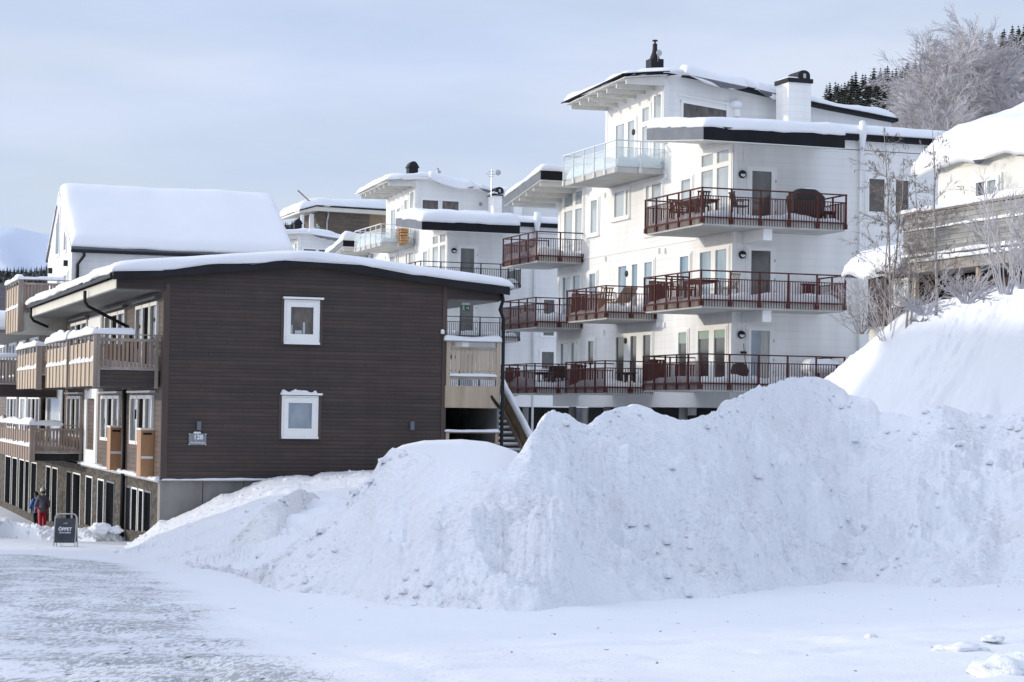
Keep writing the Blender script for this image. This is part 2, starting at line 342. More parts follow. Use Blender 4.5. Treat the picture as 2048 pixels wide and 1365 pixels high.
class Wall:                                              # a wall frame: a runs along t, d stands out along n
    def __init__(s, kind, c): s.kind = kind; s.c = c
    def P(s, a, z, d): return (s.c-d, a, z) if s.kind == 'X' else (a, s.c-d, z)
    def px(s, x, y):
        p = aX(x, y, s.c) if s.kind == 'X' else aY(x, y, s.c)
        return (p[1] if s.kind == 'X' else p[0]), p[2]
    def box(s, mb, a0, a1, z0, z1, d0, d1):
        q = lambda z: [s.P(a0, z, d0), s.P(a1, z, d0), s.P(a1, z, d1), s.P(a0, z, d1)]
        return mb.quadbox(q(z0)+q(z1))
def window(W, par, a0, a1, z0, z1, panes, pm, fm=None, depth=.07, name='window', pname='pane', sill=True, blind=None):
    if a0 > a1: a0, a1 = a1, a0
    fm = fm or WHITE
    panes = [(min(p[0], p[1]), max(p[0], p[1]), p[2], p[3]) for p in panes]
    xs = sorted({a0, a1, *[p[0] for p in panes], *[p[1] for p in panes]}); zs = sorted({z0, z1, *[p[2] for p in panes], *[p[3] for p in panes]})
    mb = MB()
    for i in range(len(xs)-1):
        for j in range(len(zs)-1):
            ma, mz = (xs[i]+xs[i+1])/2, (zs[j]+zs[j+1])/2
            if not any(p[0] < ma < p[1] and p[2] < mz < p[3] for p in panes):
                W.box(mb, xs[i], xs[i+1], zs[j], zs[j+1], .0, depth)
    # outer trim
    t = .07
    W.box(mb, a0-t, a1+t, z1, z1+t, 0, depth*.55); W.box(mb, a0-t, a0, z0, z1, 0, depth*.55); W.box(mb, a1, a1+t, z0, z1, 0, depth*.55)
    fr = mb.build(name, fm, par)
    if sill: W.box(sb := MB(), a0-t, a1+t, z0-.07, z0-.002, 0, depth+.05); sb.build('sill', fm, fr)
    for i, p in enumerate(panes):
        q = MB(); W.box(q, *p, .004, .016); q.build(pname, pm[i % len(pm)] if isinstance(pm, list) else pm, fr)
    if blind:
        for p in panes:
            q = MB(); W.box(q, p[0], p[1], p[3]-(p[3]-p[2])*blind, p[3], .018, .024); q.build('blind', BLIND, fr)
    return fr
def wbox(W, par, name, m, a0, a1, z0, z1, d0, d1, **k):
    q = MB(); W.box(q, a0, a1, z0, z1, d0, d1); return q.build(name, m, par, **k)

def snow_pad(fn, lu, lv, t, seed=0, over=.12, r=None, amp=.15, drop=.06, res=.25, f=.35, rag=1.0):
    """a rounded snow layer on the surface fn(u,v)->(x,y,z), u,v in 0..1; lu, lv are its sizes in metres"""
    r = r or t*1.1
    def ax(l):
        n = max(4, int(l/res)); e = min(r, l*.45)
        q = [0, .03*e, .12*e, .3*e, .6*e, e]; mid = list(np.linspace(e, l-e, n))[1:-1]
        return np.array(q+mid+[l-a for a in q[::-1]])
    U, V = ax(lu), ax(lv); a, b = np.meshgrid(U, V, indexing='ij')
    de = np.minimum(np.minimum(a, lu-a), np.minimum(b, lv-b)); e = np.clip(de/r, 0, 1)
    prof = np.sqrt(np.clip(1-(1-e)**2, 0, 1))
    p = np.array([[fn(x/lu, y/lv) for y in V] for x in U])
    x0, y0 = p[..., 0], p[..., 1]
    nzv = 1+amp*2*fbm(x0*f+seed, y0*f-seed, seed, 3)
    h = t*prof*(nzv+.05*vn(x0*3+seed, y0*3, seed+2)) - drop*(1-e)**3*(1+2.6*rag*np.clip(fbm(x0*1.3+seed, y0*1.3, seed+5, 3), -.35, 1))
    # the lip bulges outward and wanders
    c = p.mean((0, 1)); bul = over*(1-e)**.6*np.sin(np.clip(de/r, .0, 1)*math.pi*.9+.35)*(1+2.2*rag*fbm(x0*.8+seed, y0*.8, seed+9, 3))
    du = np.where(np.minimum(a, lu-a) <= np.minimum(b, lv-b), np.where(a < lu/2, -1, 1), 0)
    dv = np.where(np.minimum(b, lv-b) < np.minimum(a, lu-a), np.where(b < lv/2, -1, 1), 0)
    eu = (p[-1, 0]-p[0, 0])/lu; ev = (p[0, -1]-p[0, 0])/lv
    q = p + (bul*du)[..., None]*eu + (bul*dv)[..., None]*ev; q[..., 2] += h
    n, k = a.shape; V_ = q.reshape(-1, 3); low = p.copy(); low[..., 2] -= .0
    F = [(i*k+j, (i+1)*k+j, (i+1)*k+j+1, i*k+j+1) for i in range(n-1) for j in range(k-1)]
    mb = MB(); mb.add(V_, F)
    # closed underside
    ring = [(0, j) for j in range(k)]+[(i, k-1) for i in range(1, n)]+[(n-1, j) for j in range(k-2, -1, -1)]+[(i, 0) for i in range(n-2, 0, -1)]
    mb.f.append(tuple(i*k+j for i, j in ring))
    return mb
def flat(x0, x1, y0, y1, z): return lambda u, v: (x0+(x1-x0)*u, y0+(y1-y0)*v, z)

def railing(par, pts, zf, top_h=1.05, m=None, step=.105, post=1.1, drop=.22, mid=.28, name='railing', glass=False):
    """metal railing on the outline pts (x,y): posts, handrail, mid rail, foot rail and balusters that hang past the slab edge"""
    mb = MB(); gl = MB(); m = m or RED
    for si, ((x0, y0), (x1, y1)) in enumerate(zip(pts[:-1], pts[1:])):
        last = si == len(pts)-2; hz = .004*(si % 2)
        Lh = math.hypot(x1-x0, y1-y0); ux, uy = (x1-x0)/Lh, (y1-y0)/Lh
        P = lambda s, z: (x0+ux*s, y0+uy*s, z)
        mb.bar(P(-.03, zf+top_h+hz), P(Lh+.03, zf+top_h+hz), .07, .045)
        if not glass:
            mb.bar(P(.03, zf+top_h-mid+hz), P(Lh-.03, zf+top_h-mid+hz), .03, .035); mb.bar(P(.03, zf+.02+hz), P(Lh-.03, zf+.02+hz), .03, .05)
            n = int(Lh/step)
            for i in range(1, n):
                s_ = Lh*i/n; mb.bar(P(s_, zf-drop), P(s_, zf+top_h-mid), .022)
        else:
            mb.bar(P(0, zf+top_h-mid), P(Lh, zf+top_h-mid), .03, .03)
        k = max(1, round(Lh/post))
        for i in range(k+1):
            if i == k and not last:
                continue
            s_ = Lh*i/k; mb.bar(P(s_, zf-drop*.8), P(s_, zf+top_h), .055 if not glass else .05)
            nx, ny = -uy, ux
            mb.quadbox([(p[0]+nx*o, p[1]+ny*o, z) for z in (zf-drop*.9, zf-.02) for p, o in ((P(s_-.07, 0), -.035), (P(s_+.07, 0), -.035), (P(s_+.07, 0), .035), (P(s_-.07, 0), .035))])
            if False:
                s2 = Lh*(i+1)/k; gl.bar(P(s_+.06, zf+(top_h-mid)*.5+.0), P(s2-.06, zf+(top_h-mid)*.5), .012, top_h-mid-.06)
    if glass:
        for (x0, y0), (x1, y1) in zip(pts[:-1], pts[1:]):
            Lh = math.hypot(x1-x0, y1-y0); ux, uy = (x1-x0)/Lh, (y1-y0)/Lh; k = max(1, round(Lh/post))
            for i in range(k):
                a_, b_ = Lh*i/k+.06, Lh*(i+1)/k-.06; zc = zf+(top_h-mid)*.5; gl.bar((x0+ux*a_, y0+uy*a_, zc), (x0+ux*b_, y0+uy*b_, zc), .012, top_h-mid-.06)
    r = mb.build(name, m, par)
    if glass: gl.build('glass_panel', GLASS, r)
    return r

# ------------------------------------------------------------------ the ground: packed snow road
def ground():
    # rows of depth (fine near, coarse far) x lateral columns, in the viewer-aligned frame, one sheet to the horizon
    ds = np.concatenate([np.arange(2, 14, 1.0), np.arange(14, 60, .14), np.arange(60, 110, 1.0), np.geomspace(110, 9000, 24)])
    us = np.concatenate([-np.geomspace(9000, 26, 22), np.arange(-25, 25, .18), np.geomspace(26, 9000, 22)])
    D, U = np.meshgrid(ds, us, indexing='ij')
    X = D*fh[0]+U*rh[0]; Y = D*fh[1]+U*rh[1]
    Z = -(GA+GB*np.minimum(D, 88)); near = np.clip((70-D)/10, 0, 1)*np.clip((25-np.abs(U))/3, 0, 1)
    Z = Z+near*(.05*fbm(X*.25, Y*.25, 3, 3)+.035*fbm(X*1.3, Y*.9, 5, 3)+.012*fbm(X*5, Y*4, 8, 2))
    def rut(pa, off, w_, dep):
        Zr = np.zeros_like(X); P_ = [aG(*q) for q in pa]
        for a, b in zip(P_[:-1], P_[1:]):
            dx, dy = b[0]-a[0], b[1]-a[1]; l = math.hypot(dx, dy); t = np.clip(((X-a[0])*dx+(Y-a[1])*dy)/l/l, 0, 1)
            q = ((X-a[0])*dy-(Y-a[1])*dx)/l-off+.25*vn(X*.15, Y*.15, 77); ins = (t > 0) & (t < 1)
            Zr = np.where(ins, np.minimum(Zr, -dep*np.exp(-(q/w_)**2))+dep*.35*np.exp(-((np.abs(q)-w_*1.7)/(w_*.6))**2), Zr)
        return Zr*(.5+1.2*np.clip(vn(X*.5, Y*.5, 91)+.4, 0, 1))
    for off in (0, 1.65, 4.2, 5.8): Z = Z+rut(((-300, 1352), (500, 1322), (1200, 1290), (2400, 1238)), off, .16, .035)
    for off in (0, 1.7): Z = Z+rut(((-200, 1150), (350, 1215), (800, 1330), (1000, 1420)), off, .16, .04)
    for k_, (fx, fy) in enumerate(((1640, 1280), (1815, 1280), (1700, 1300), (1560, 1262), (1905, 1262), (1480, 1300), (1400, 1282), (1330, 1312))):
        c_ = aG(fx, fy); rr = ((X-c_[0])/.16)**2+((Y-c_[1])/.28)**2; Z = Z-.05*np.exp(-rr)+.02*np.exp(-((np.sqrt(rr)-1.5)/.5)**2)
    # rutted edge of the sanded patch and the chunky lumps at the near right
    # sand: distance inside the swept curve (curve laid out on the ground)
    pts = [aG(*q) for q in ((-700, 1096), (0, 1108), (130, 1112), (260, 1132), (380, 1175), (450, 1225), (520, 1285), (600, 1335), (700, 1400), (800, 1480))]
    cu = np.array([(p[0]*rh[0]+p[1]*rh[1]) for p in pts]); cd = np.array([(p[0]*fh[0]+p[1]*fh[1]) for p in pts])
    o = np.argsort(cd); edge = np.interp(D, cd[o], cu[o])
    wob = .5*fbm(X*.6, Y*.6, 21, 4)
    q_ = (edge-U)+.6*fbm(X*.12, Y*.12, 63, 3); trk = .72+.28*np.sin(q_*2.1)*np.clip(1-q_*.03, .3, 1)+.22*np.sin(q_*6.3+1.0)*np.clip(vn(X*.2, Y*.2, 66)+.6, 0, 1)
    s = np.clip((edge+wob-U)/1.3+.15, 0, 1)*np.clip((62-D)/6, 0, 1)
    far_ = np.interp(U, cu, cd); s = s*np.clip((far_+2-D)/2.5, 0, 1)
    s = 1.15*s+.38*np.clip((23-D)/8, 0, 1)*np.clip((2.8-U)/4+.2, 0, 1)
    s = 1.6*s*np.clip(trk, .35, 1.3); Z = Z-.018*near*np.clip(s, 0, 1)*(trk-.7)
    me = bpy.data.meshes.new('snow_road'); n, k = D.shape
    V = np.stack([X, Y, Z], -1).reshape(-1, 3)
    idx = np.arange(n*k).reshape(n, k)
    F = np.stack([idx[:-1, :-1], idx[:-1, 1:], idx[1:, 1:], idx[1:, :-1]], -1).reshape(-1, 4)
    me.from_pydata(V.tolist(), [], F.tolist()); me.polygons.foreach_set('use_smooth', [True]*len(F))
    at = me.attributes.new('sand', 'FLOAT', 'POINT'); at.data.foreach_set('value', np.clip(s, 0, 1).reshape(-1).astype(np.float32))
    m = mat('snow_road', (.80, .815, .845), .5, spec=.25); nt = m.node_tree; b = nt.nodes['Principled BSDF']; L = nt.links.new
    a = N(nt, 'ShaderNodeAttribute', attribute_name='sand'); tc = N(nt, 'ShaderNodeTexCoord')
    def noise(sc_, d, r, st, rot=.75):
        mp = N(nt, 'ShaderNodeMapping'); mp.inputs['Scale'].default_value = st; mp.inputs['Rotation'].default_value = (0, 0, rot)
        q = N(nt, 'ShaderNodeTexNoise'); q.inputs['Scale'].default_value = sc_; q.inputs['Detail'].default_value = d; q.inputs['Roughness'].default_value = r
        L(tc.outputs['Object'], mp.inputs[0]); L(mp.outputs[0], q.inputs[0]); return q.outputs[0]
    def M(op, x, y, cl=False):
        q = N(nt, 'ShaderNodeMath', operation=op, use_clamp=cl)
        for i, v in enumerate((x, y)):
            if isinstance(v, (int, float)): q.inputs[i].default_value = v
            else: L(v, q.inputs[i])
        return q.outputs[0]
    def ramp(src, a0, a1, t0=0, t1=1):
        mr = N(nt, 'ShaderNodeMapRange'); mr.inputs['From Min'].default_value = a0; mr.inputs['From Max'].default_value = a1
        mr.inputs['To Min'].default_value = t0; mr.inputs['To Max'].default_value = t1; L(src, mr.inputs[0]); return mr.outputs[0]
    r1 = N(nt, 'ShaderNodeMapping'); r1.inputs['Rotation'].default_value = (0, 0, YAW+.10); L(tc.outputs['Object'], r1.inputs[0])
    def vnz(sc_, d, r, sy, off=0):                        # noise in the road's own frame, drawn out along the driving direction
        mp = N(nt, 'ShaderNodeMapping'); mp.inputs['Scale'].default_value = (1, sy, 1); mp.inputs['Location'].default_value = (off, off, 0)
        q = N(nt, 'ShaderNodeTexNoise'); q.inputs['Scale'].default_value = sc_; q.inputs['Detail'].default_value = d; q.inputs['Roughness'].default_value = r
        L(r1.outputs[0], mp.inputs[0]); L(mp.outputs[0], q.inputs[0]); return q.outputs[0]
    streak = ramp(vnz(.35, 6, .66, 2.4), .36, .64)
    streak2 = ramp(vnz(1.3, 6, .7, .8, 5), .38, .66)
    dens = M('MULTIPLY', a.outputs['Fac'], M('ADD', .22, M('ADD', M('MULTIPLY', streak, .5), M('MULTIPLY', streak2, .5))), True)
    g0 = vnz(24, 3, .75, .22); th_ = M('SUBTRACT', .62, M('MULTIPLY', dens, .20))
    grit = M('MULTIPLY', M('MULTIPLY', M('SUBTRACT', g0, th_), 14.0, True), M('MULTIPLY', dens, 1.5, True), True)
    g9 = vnz(9, 2, .6, .18, 9); pebm = M('MULTIPLY', M('SUBTRACT', g9, M('SUBTRACT', .715, M('MULTIPLY', a.outputs['Fac'], .05))), 20.0, True)
    base = N(nt, 'ShaderNodeMix', data_type='RGBA'); base.inputs[6].default_value = (.80, .815, .845, 1); base.inputs[7].default_value = (.52, .55, .58, 1); L(M('MULTIPLY', dens, .6), base.inputs[0])
    g1 = N(nt, 'ShaderNodeMix', data_type='RGBA'); g1.inputs[7].default_value = (.11, .11, .11, 1); L(M('MULTIPLY', grit, .58), g1.inputs[0]); L(base.outputs[2], g1.inputs[6])
    g2 = N(nt, 'ShaderNodeMix', data_type='RGBA'); g2.inputs[7].default_value = (.10, .085, .075, 1); L(pebm, g2.inputs[0]); L(g1.outputs[2], g2.inputs[6])
    L(g2.outputs[2], b.inputs[0])
    bp = N(nt, 'ShaderNodeBump'); bp.inputs['Strength'].default_value = .6; bp.inputs['Distance'].default_value = .04
    L(M('ADD', noise(4, 8, .65, (.6, 1.4, 1)), M('MULTIPLY', noise(26, 3, .6, (1, 1, 1)), .35)), bp.inputs['Height']); L(bp.outputs[0], b.inputs['Normal'])
    me.materials.append(m); o_ = bpy.data.objects.new('snow_road', me); put(o_, None, kind='structure')
ground()

# ------------------------------------------------------------------ snow banks as solid heaps laid out along sight lines
def heap(name, x0, x1, stepx, base, crest, run, back, rows, amp, m, seed, label=None, cat=None, kind=None, crest_depth=None, chunk=.05, backdrop=1.2, power=1.0, plateau=0, lift=.05, lowf=.45, base_depth=None, clods=0, soft=True):
    """base, crest: photo profiles [(x, y)] of foot and ridge; each column is a real slope from foot to ridge and down behind"""
    xs = np.arange(x0, x1+stepx, stepx); bx = np.interp(xs, *zip(*base)); cx_ = np.interp(xs, *zip(*crest))
    bx = bx+9*fbm(xs*.006+seed, xs*0, seed, 2)
    cols = []
    for i, x in enumerate(xs):
        rb = ray(x, cx_[i])
        if base_depth: db = base_depth(x); g = (rb[0]*db/rb[1], db, gz(rb[0]*db/rb[1], db))
        else: g = aG(x, bx[i]); db = g[1]
        if crest_depth is not None: Yc = crest_depth(x)
        else:
            Yc = db+3
            for _ in range(30):
                z = rb[2]*Yc/rb[1]; p = rb*Yc/rb[1]; H = z-gz(p[0], p[1]); Yc = max(db+.4, Yc*.5+.5*(db+H*run(x) if callable(run) else db+H*run))
        p = rb*Yc/rb[1]; cols.append((g[1], g[2], Yc, p[2], rb[0]/rb[1], p[0]))
    C = np.array(cols)
    if crest_depth is None:
        kn = np.hanning(int(330/stepx)|1); kn /= kn.sum(); h_ = len(kn)//2
        yc = np.convolve(np.pad(C[:, 2], h_, mode='edge'), kn, 'valid'); yc = np.maximum(yc, C[:, 0]+.35); C[:, 3] *= yc/C[:, 2]; C[:, 2] = yc
    kx = np.array([ray(x, 700)[0]/ray(x, 700)[1] for x in xs])
    nf = int(rows*.72); nb = rows-nf
    v = np.linspace(0, 1, nf); W = np.linspace(0, 1, nb+1)[1:]
    Y = C[:, 0][:, None]+(C[:, 2]-C[:, 0])[:, None]*v
    if clods: Y = Y+(1.15*fbm(xs[:, None]*.0065+seed, v[None, :]*1.1, seed+41, 3)+.65*fbm(xs[:, None]*.022, v[None, :]*2.5+seed, seed+43, 3))*(np.sin(np.clip(v, 0, 1)*math.pi)**1.3)[None, :]*np.clip((C[:, 3]-C[:, 1])/3, 0, 1)[:, None]
    s = v**power; s = s*(1-.10*np.sin(v*math.pi))+.10*np.sin(v*math.pi)*v
    kn2 = np.hanning(int(170/stepx)|1); kn2 /= kn2.sum(); h2 = len(kn2)//2
    zs_ = np.convolve(np.pad(C[:, 3], h2, mode='edge'), kn2, 'valid') if soft else C[:, 3]; bl = np.clip((v-.72)/.28, 0, 1)**2; cz = zs_[:, None]*(1-bl)+C[:, 3][:, None]*bl
    Z = C[:, 1][:, None]+(cz-C[:, 1][:, None])*s - .12*(1-v)**6
    Yb = C[:, 2][:, None]+back*W*1.0; zb = C[:, 3][:, None]-backdrop*np.clip(W-plateau, 0, 1)**1.3*np.maximum(C[:, 3]-C[:, 1], .6)[:, None]
    Y = np.concatenate([Y, Yb], 1); Z = np.concatenate([Z, zb], 1); X = Y*kx[:, None]
    H = np.clip(C[:, 3]-C[:, 1], .2, 3.5)[:, None]/3.0
    vv = np.concatenate([v, 1+W])[None, :]
    env = np.clip(vv*5, 0, 1)*np.clip(np.abs(1-vv)*2.2+.12, 0, 1)*H**.7
    enh = np.clip(vv*6, 0.0, 1)
    Xr = X*.8+Y*.6
    lo = lowf*1.5*fbm(X*.42+Y*.35+seed, Y*.45-X*.2, seed, 4, .5)+.45*fbm(X*.85-Y*.5, Y*.8+X*.3, seed+21, 3, .5)+.26*(.5-worley(X*.7+.5*Y, Y*.8-.3*X, seed+14))+.30*np.abs(fbm(X*.9-Y*.8, Y*.9+X*.5+seed, seed+3, 4, .55))
    Ks = 1.0-.15*np.clip(1-np.abs(1-vv)*6, 0, 1)
    hi = chunk*Ks*(fbm(X*2.0+.5*Y, Y*3.2, seed+11, 5, .62)*1.0+-.35*(.5-worley(X*1.9+.4*Y, Y*3.0, seed+4))+.42*(.5-worley(X*4.5, Y*7.5, seed+6))+.26*(.5-worley(X*9, Y*15, seed+8)))
    gate = .15+1.6*np.clip(fbm(X*.5, Y*.4, seed+31, 3)+.22, 0, 1)
    Z = Z+amp*lo*env+hi*gate*enh
    V = np.stack([X, Y, Z], -1); n, k = X.shape; off = V[n//2, 0].copy(); nv0 = n*k
    idx = np.arange(n*k).reshape(n, k)
    F = np.stack([idx[:-1, :-1], idx[1:, :-1], idx[1:, 1:], idx[:-1, 1:]], -1).reshape(-1, 4)
    VL = (V.reshape(-1, 3)-off).tolist(); FL = F.tolist(); rg = np.random.default_rng(seed)
    ico = [(0, 0, 1), (.9, 0, .3), (.28, .85, .3), (-.72, .53, .3), (-.72, -.53, .3), (.28, -.85, .3), (.72, .53, -.4), (-.28, .85, -.4), (-.9, 0, -.4), (-.28, -.85, -.4), (.72, -.53, -.4)]
    icf = [(0, 1, 2), (0, 2, 3), (0, 3, 4), (0, 4, 5), (0, 5, 1), (1, 6, 2), (2, 7, 3), (3, 8, 4), (4, 9, 5), (5, 10, 1), (6, 7, 2), (7, 8, 3), (8, 9, 4), (9, 10, 5), (10, 6, 1)]
    for _ in range(clods):                                # loose clods lying on the slope, thicker towards the foot and the ridge
        i = rg.integers(2, n-2); j = int(nf*(rg.random()**1.6 if rg.random() < .75 else 1-.12*rg.random())*.99)
        if fbm(np.array(V[i, j, 0]*.6), np.array(V[i, j, 1]*.5), seed+31, 2) < -.05: continue
        c = V[i, j]-off; r_ = .02+.10*rg.random()**4; b0 = len(VL); th = rg.random()*6.3; ct, st_ = math.cos(th), math.sin(th)
        for a, b, z in ico: q_ = rg.uniform(.75, 1.25); VL.append([c[0]+r_*q_*(a*ct-b*st_), c[1]+r_*q_*(a*st_+b*ct), c[2]+r_*.7*q_*z-r_*.05])
        FL += [[b0+t for t in f_] for f_ in icf]
    me = bpy.data.meshes.new(name); me.from_pydata(VL, [], FL)
    me.polygons.foreach_set('use_smooth', [True]*len(FL)); me.materials.append(m)
    o = bpy.data.objects.new(name, me); o.location = off.tolist(); put(o, None, label=label, category=cat, kind=kind); return o

YB = 62.19                                                # front wall plane of the brown house
M_BASE = [(380, 1128), (480, 1150), (560, 1185), (620, 1190), (700, 1198), (760, 1210), (860, 1219), (1000, 1223), (1150, 1222), (1250, 1210), (1400, 1196), (1480, 1190), (1560, 1176), (1700, 1166), (1850, 1170), (2048, 1180), (2500, 1200)]
M_CREST = [(380, 1128), (480, 1148), (495, 1150), (566, 1115), (645, 1066), (695, 1016), (718, 986), (741, 968), (762, 926), (777, 912), (788, 902), (820, 905), (851, 914), (925, 938), (987, 944), (1020, 930), (1045, 901), (1064, 871), (1080, 850), (1093, 841), (1111, 831), (1141, 835), (1157, 851), (1177, 854), (1198, 832), (1210, 822), (1265, 817), (1306, 820), (1331, 831), (1360, 840), (1390, 838), (1414, 832), (1442, 811), (1474, 804), (1500, 785), (1520, 774), (1556, 765), (1575, 756), (1611, 754), (1657, 757), (1689, 774), (1698, 786), (1740, 800), (1753, 813), (1760, 827), (1804, 832), (1826, 838), (1855, 822), (1886, 812), (1941, 826), (1987, 834), (2048, 834), (2200, 820), (2500, 800)]
heap('snow_bank', 380, 2480, 1.35, M_BASE, M_CREST, lambda x: 2.1, 4.0, 210, 1.25, SNOWB, 5, 'long ploughed snow bank with a tall rough peak, filling the middle foreground', 'snow bank', chunk=.12, clods=1600, power=1.4)
heap('snow_bank', 236, 880, 1.5, [(236, 1115), (260, 1114), (330, 1128), (480, 1150), (600, 1160), (880, 1180)],
     [(236, 1112), (270, 1085), (300, 1064), (325, 1042), (345, 1040), (390, 1020), (430, 1000), (450, 988), (475, 985), (520, 964), (545, 956), (600, 951), (628, 954), (645, 946), (755, 940), (800, 932), (880, 930)], 1, .15, 130, .7, SNOWL, 17,
     'bright shovelled snow heaped against the concrete base of the brown house', 'snow bank', crest_depth=lambda x: YB-.35, chunk=.10, clods=500)
heap('snow_bank', 420, 720, 1.2, [(420, 1122), (470, 1142), (560, 1140), (650, 1120), (720, 1100)],
     [(420, 1121), (450, 1098), (469, 1080), (498, 1056), (513, 1038), (536, 1014), (571, 997), (604, 978), (636, 989), (659, 1010), (673, 1021), (690, 1060), (720, 1098)], 1.8, 2.5, 110, .5, SNOWB2, 23,
     'small greyish dirty snow mound in front of the bright heap by the brown house', 'snow bank', chunk=.12, clods=500)
heap('snow_bank', 745, 1075, 2, [(745, 1150), (1075, 1150)],
     [(745, 960), (762, 925), (782, 905), (808, 891), (851, 882), (925, 880), (980, 886), (1016, 896), (1038, 905), (1060, 940), (1075, 980)], 1, 6, 90, .12, SNOW, 29,
     'smooth rounded snow dome below the stair bay of the brown house', 'snow bank', crest_depth=lambda x: 54, chunk=.006, backdrop=.9, plateau=.1)
# hill that carries the cream house
H_CREST = [(1540, 900), (1600, 812), (1650, 757), (1700, 716), (1740, 684), (1775, 652), (1800, 632), (1830, 615), (1870, 603), (1910, 592), (1960, 580), (2010, 574), (2048, 569), (2200, 545), (2600, 500)]
heap('hill', 1540, 2600, 2.2, [(1540, 990), (2600, 990)], H_CREST, 1, 26, 190, .42, snowmat('hill_snow', lump=1.3, strength=.45, dist=.1), 41, kind='structure', crest_depth=lambda x: 51-(x-1740)*.0145, base_depth=lambda x: 44-(x-1740)*.0145, chunk=.10, backdrop=.12, lowf=.45, soft=False, power=1.1)
# low berm in front of the stone base, left
heap('snow_bank', -260, 345, 1.5, [(-260, 1076), (0, 1080), (100, 1082), (200, 1086), (250, 1086), (345, 1080)],
     [(-260, 1022), (0, 1034), (30, 1040), (60, 1052), (100, 1058), (140, 1060), (175, 1054), (205, 1056), (240, 1061), (300, 1066), (345, 1068)], 2.6, 2.5, 90, 2.4, SNOWL, 53,
     'low sunlit snow berm along the stone base behind the folding board', 'snow bank', chunk=.15, clods=150)
# broken lumps bottom right and snow-covered stones by the base windows
def lump(c, r, seed, label, group=None, hgt=.6, m=None, name='snow_lump'):
    mb = MB(); n, k = 18, 28; V = []; F = []
    for i in range(n+1):
        for j in range(k):
            th = math.pi*i/n; ph = 2*math.pi*j/k; d = np.array([math.sin(th)*math.cos(ph), math.sin(th)*math.sin(ph), math.cos(th)])
            q = 1+.35*mnoise.fractal(Vector(d*1.3)+Vector((seed, 0, 0)), 1, 2, 5)+.12*mnoise.noise(Vector(d*5)+Vector((seed, 3, 0)))
            V.append((c[0]+d[0]*r*q, c[1]+d[1]*r*q*.8, c[2]+d[2]*r*q*hgt))
    for i in range(n):
        for j in range(k): F.append((i*k+j, (i+1)*k+j, (i+1)*k+(j+1) % k, i*k+(j+1) % k))
    mb.add(V, F); return top(mb, name, m or SNOWL, c, label, 'snow lump', group, smooth=True)
for i, (x, y, r, h, lb) in enumerate([(2005, 1345, .30, .34, 'broken snow lump in the lower right corner'), (2046, 1330, .22, .36, 'broken snow lump at the right picture edge'),
                               (1925, 1305, .26, .26, 'flat snow lump left of the corner lumps'), (1985, 1282, .13, .3, 'small snow lump behind the flat one'), (1742, 1278, .07, .5, 'tiny snow lump on the sunny road')]):
    p = aG(x, y); lump((p[0], p[1], p[2]+.02), r, i*3.1+1, lb, 'snow lumps on the road', h)
for i, (x, y, r, lb) in enumerate([(200, 1056, .30, 'rounded snow cap on a stone below the second base window'), (232, 1060, .2, 'small rounded snow cap beside the larger one by the drainpipe')]):
    p = aD(x, y, 62.2); lump((p[0], p[1], p[2]), r, i*5+2, lb, 'snow capped stones', .55, SNOW, 'snow_capped_stone')

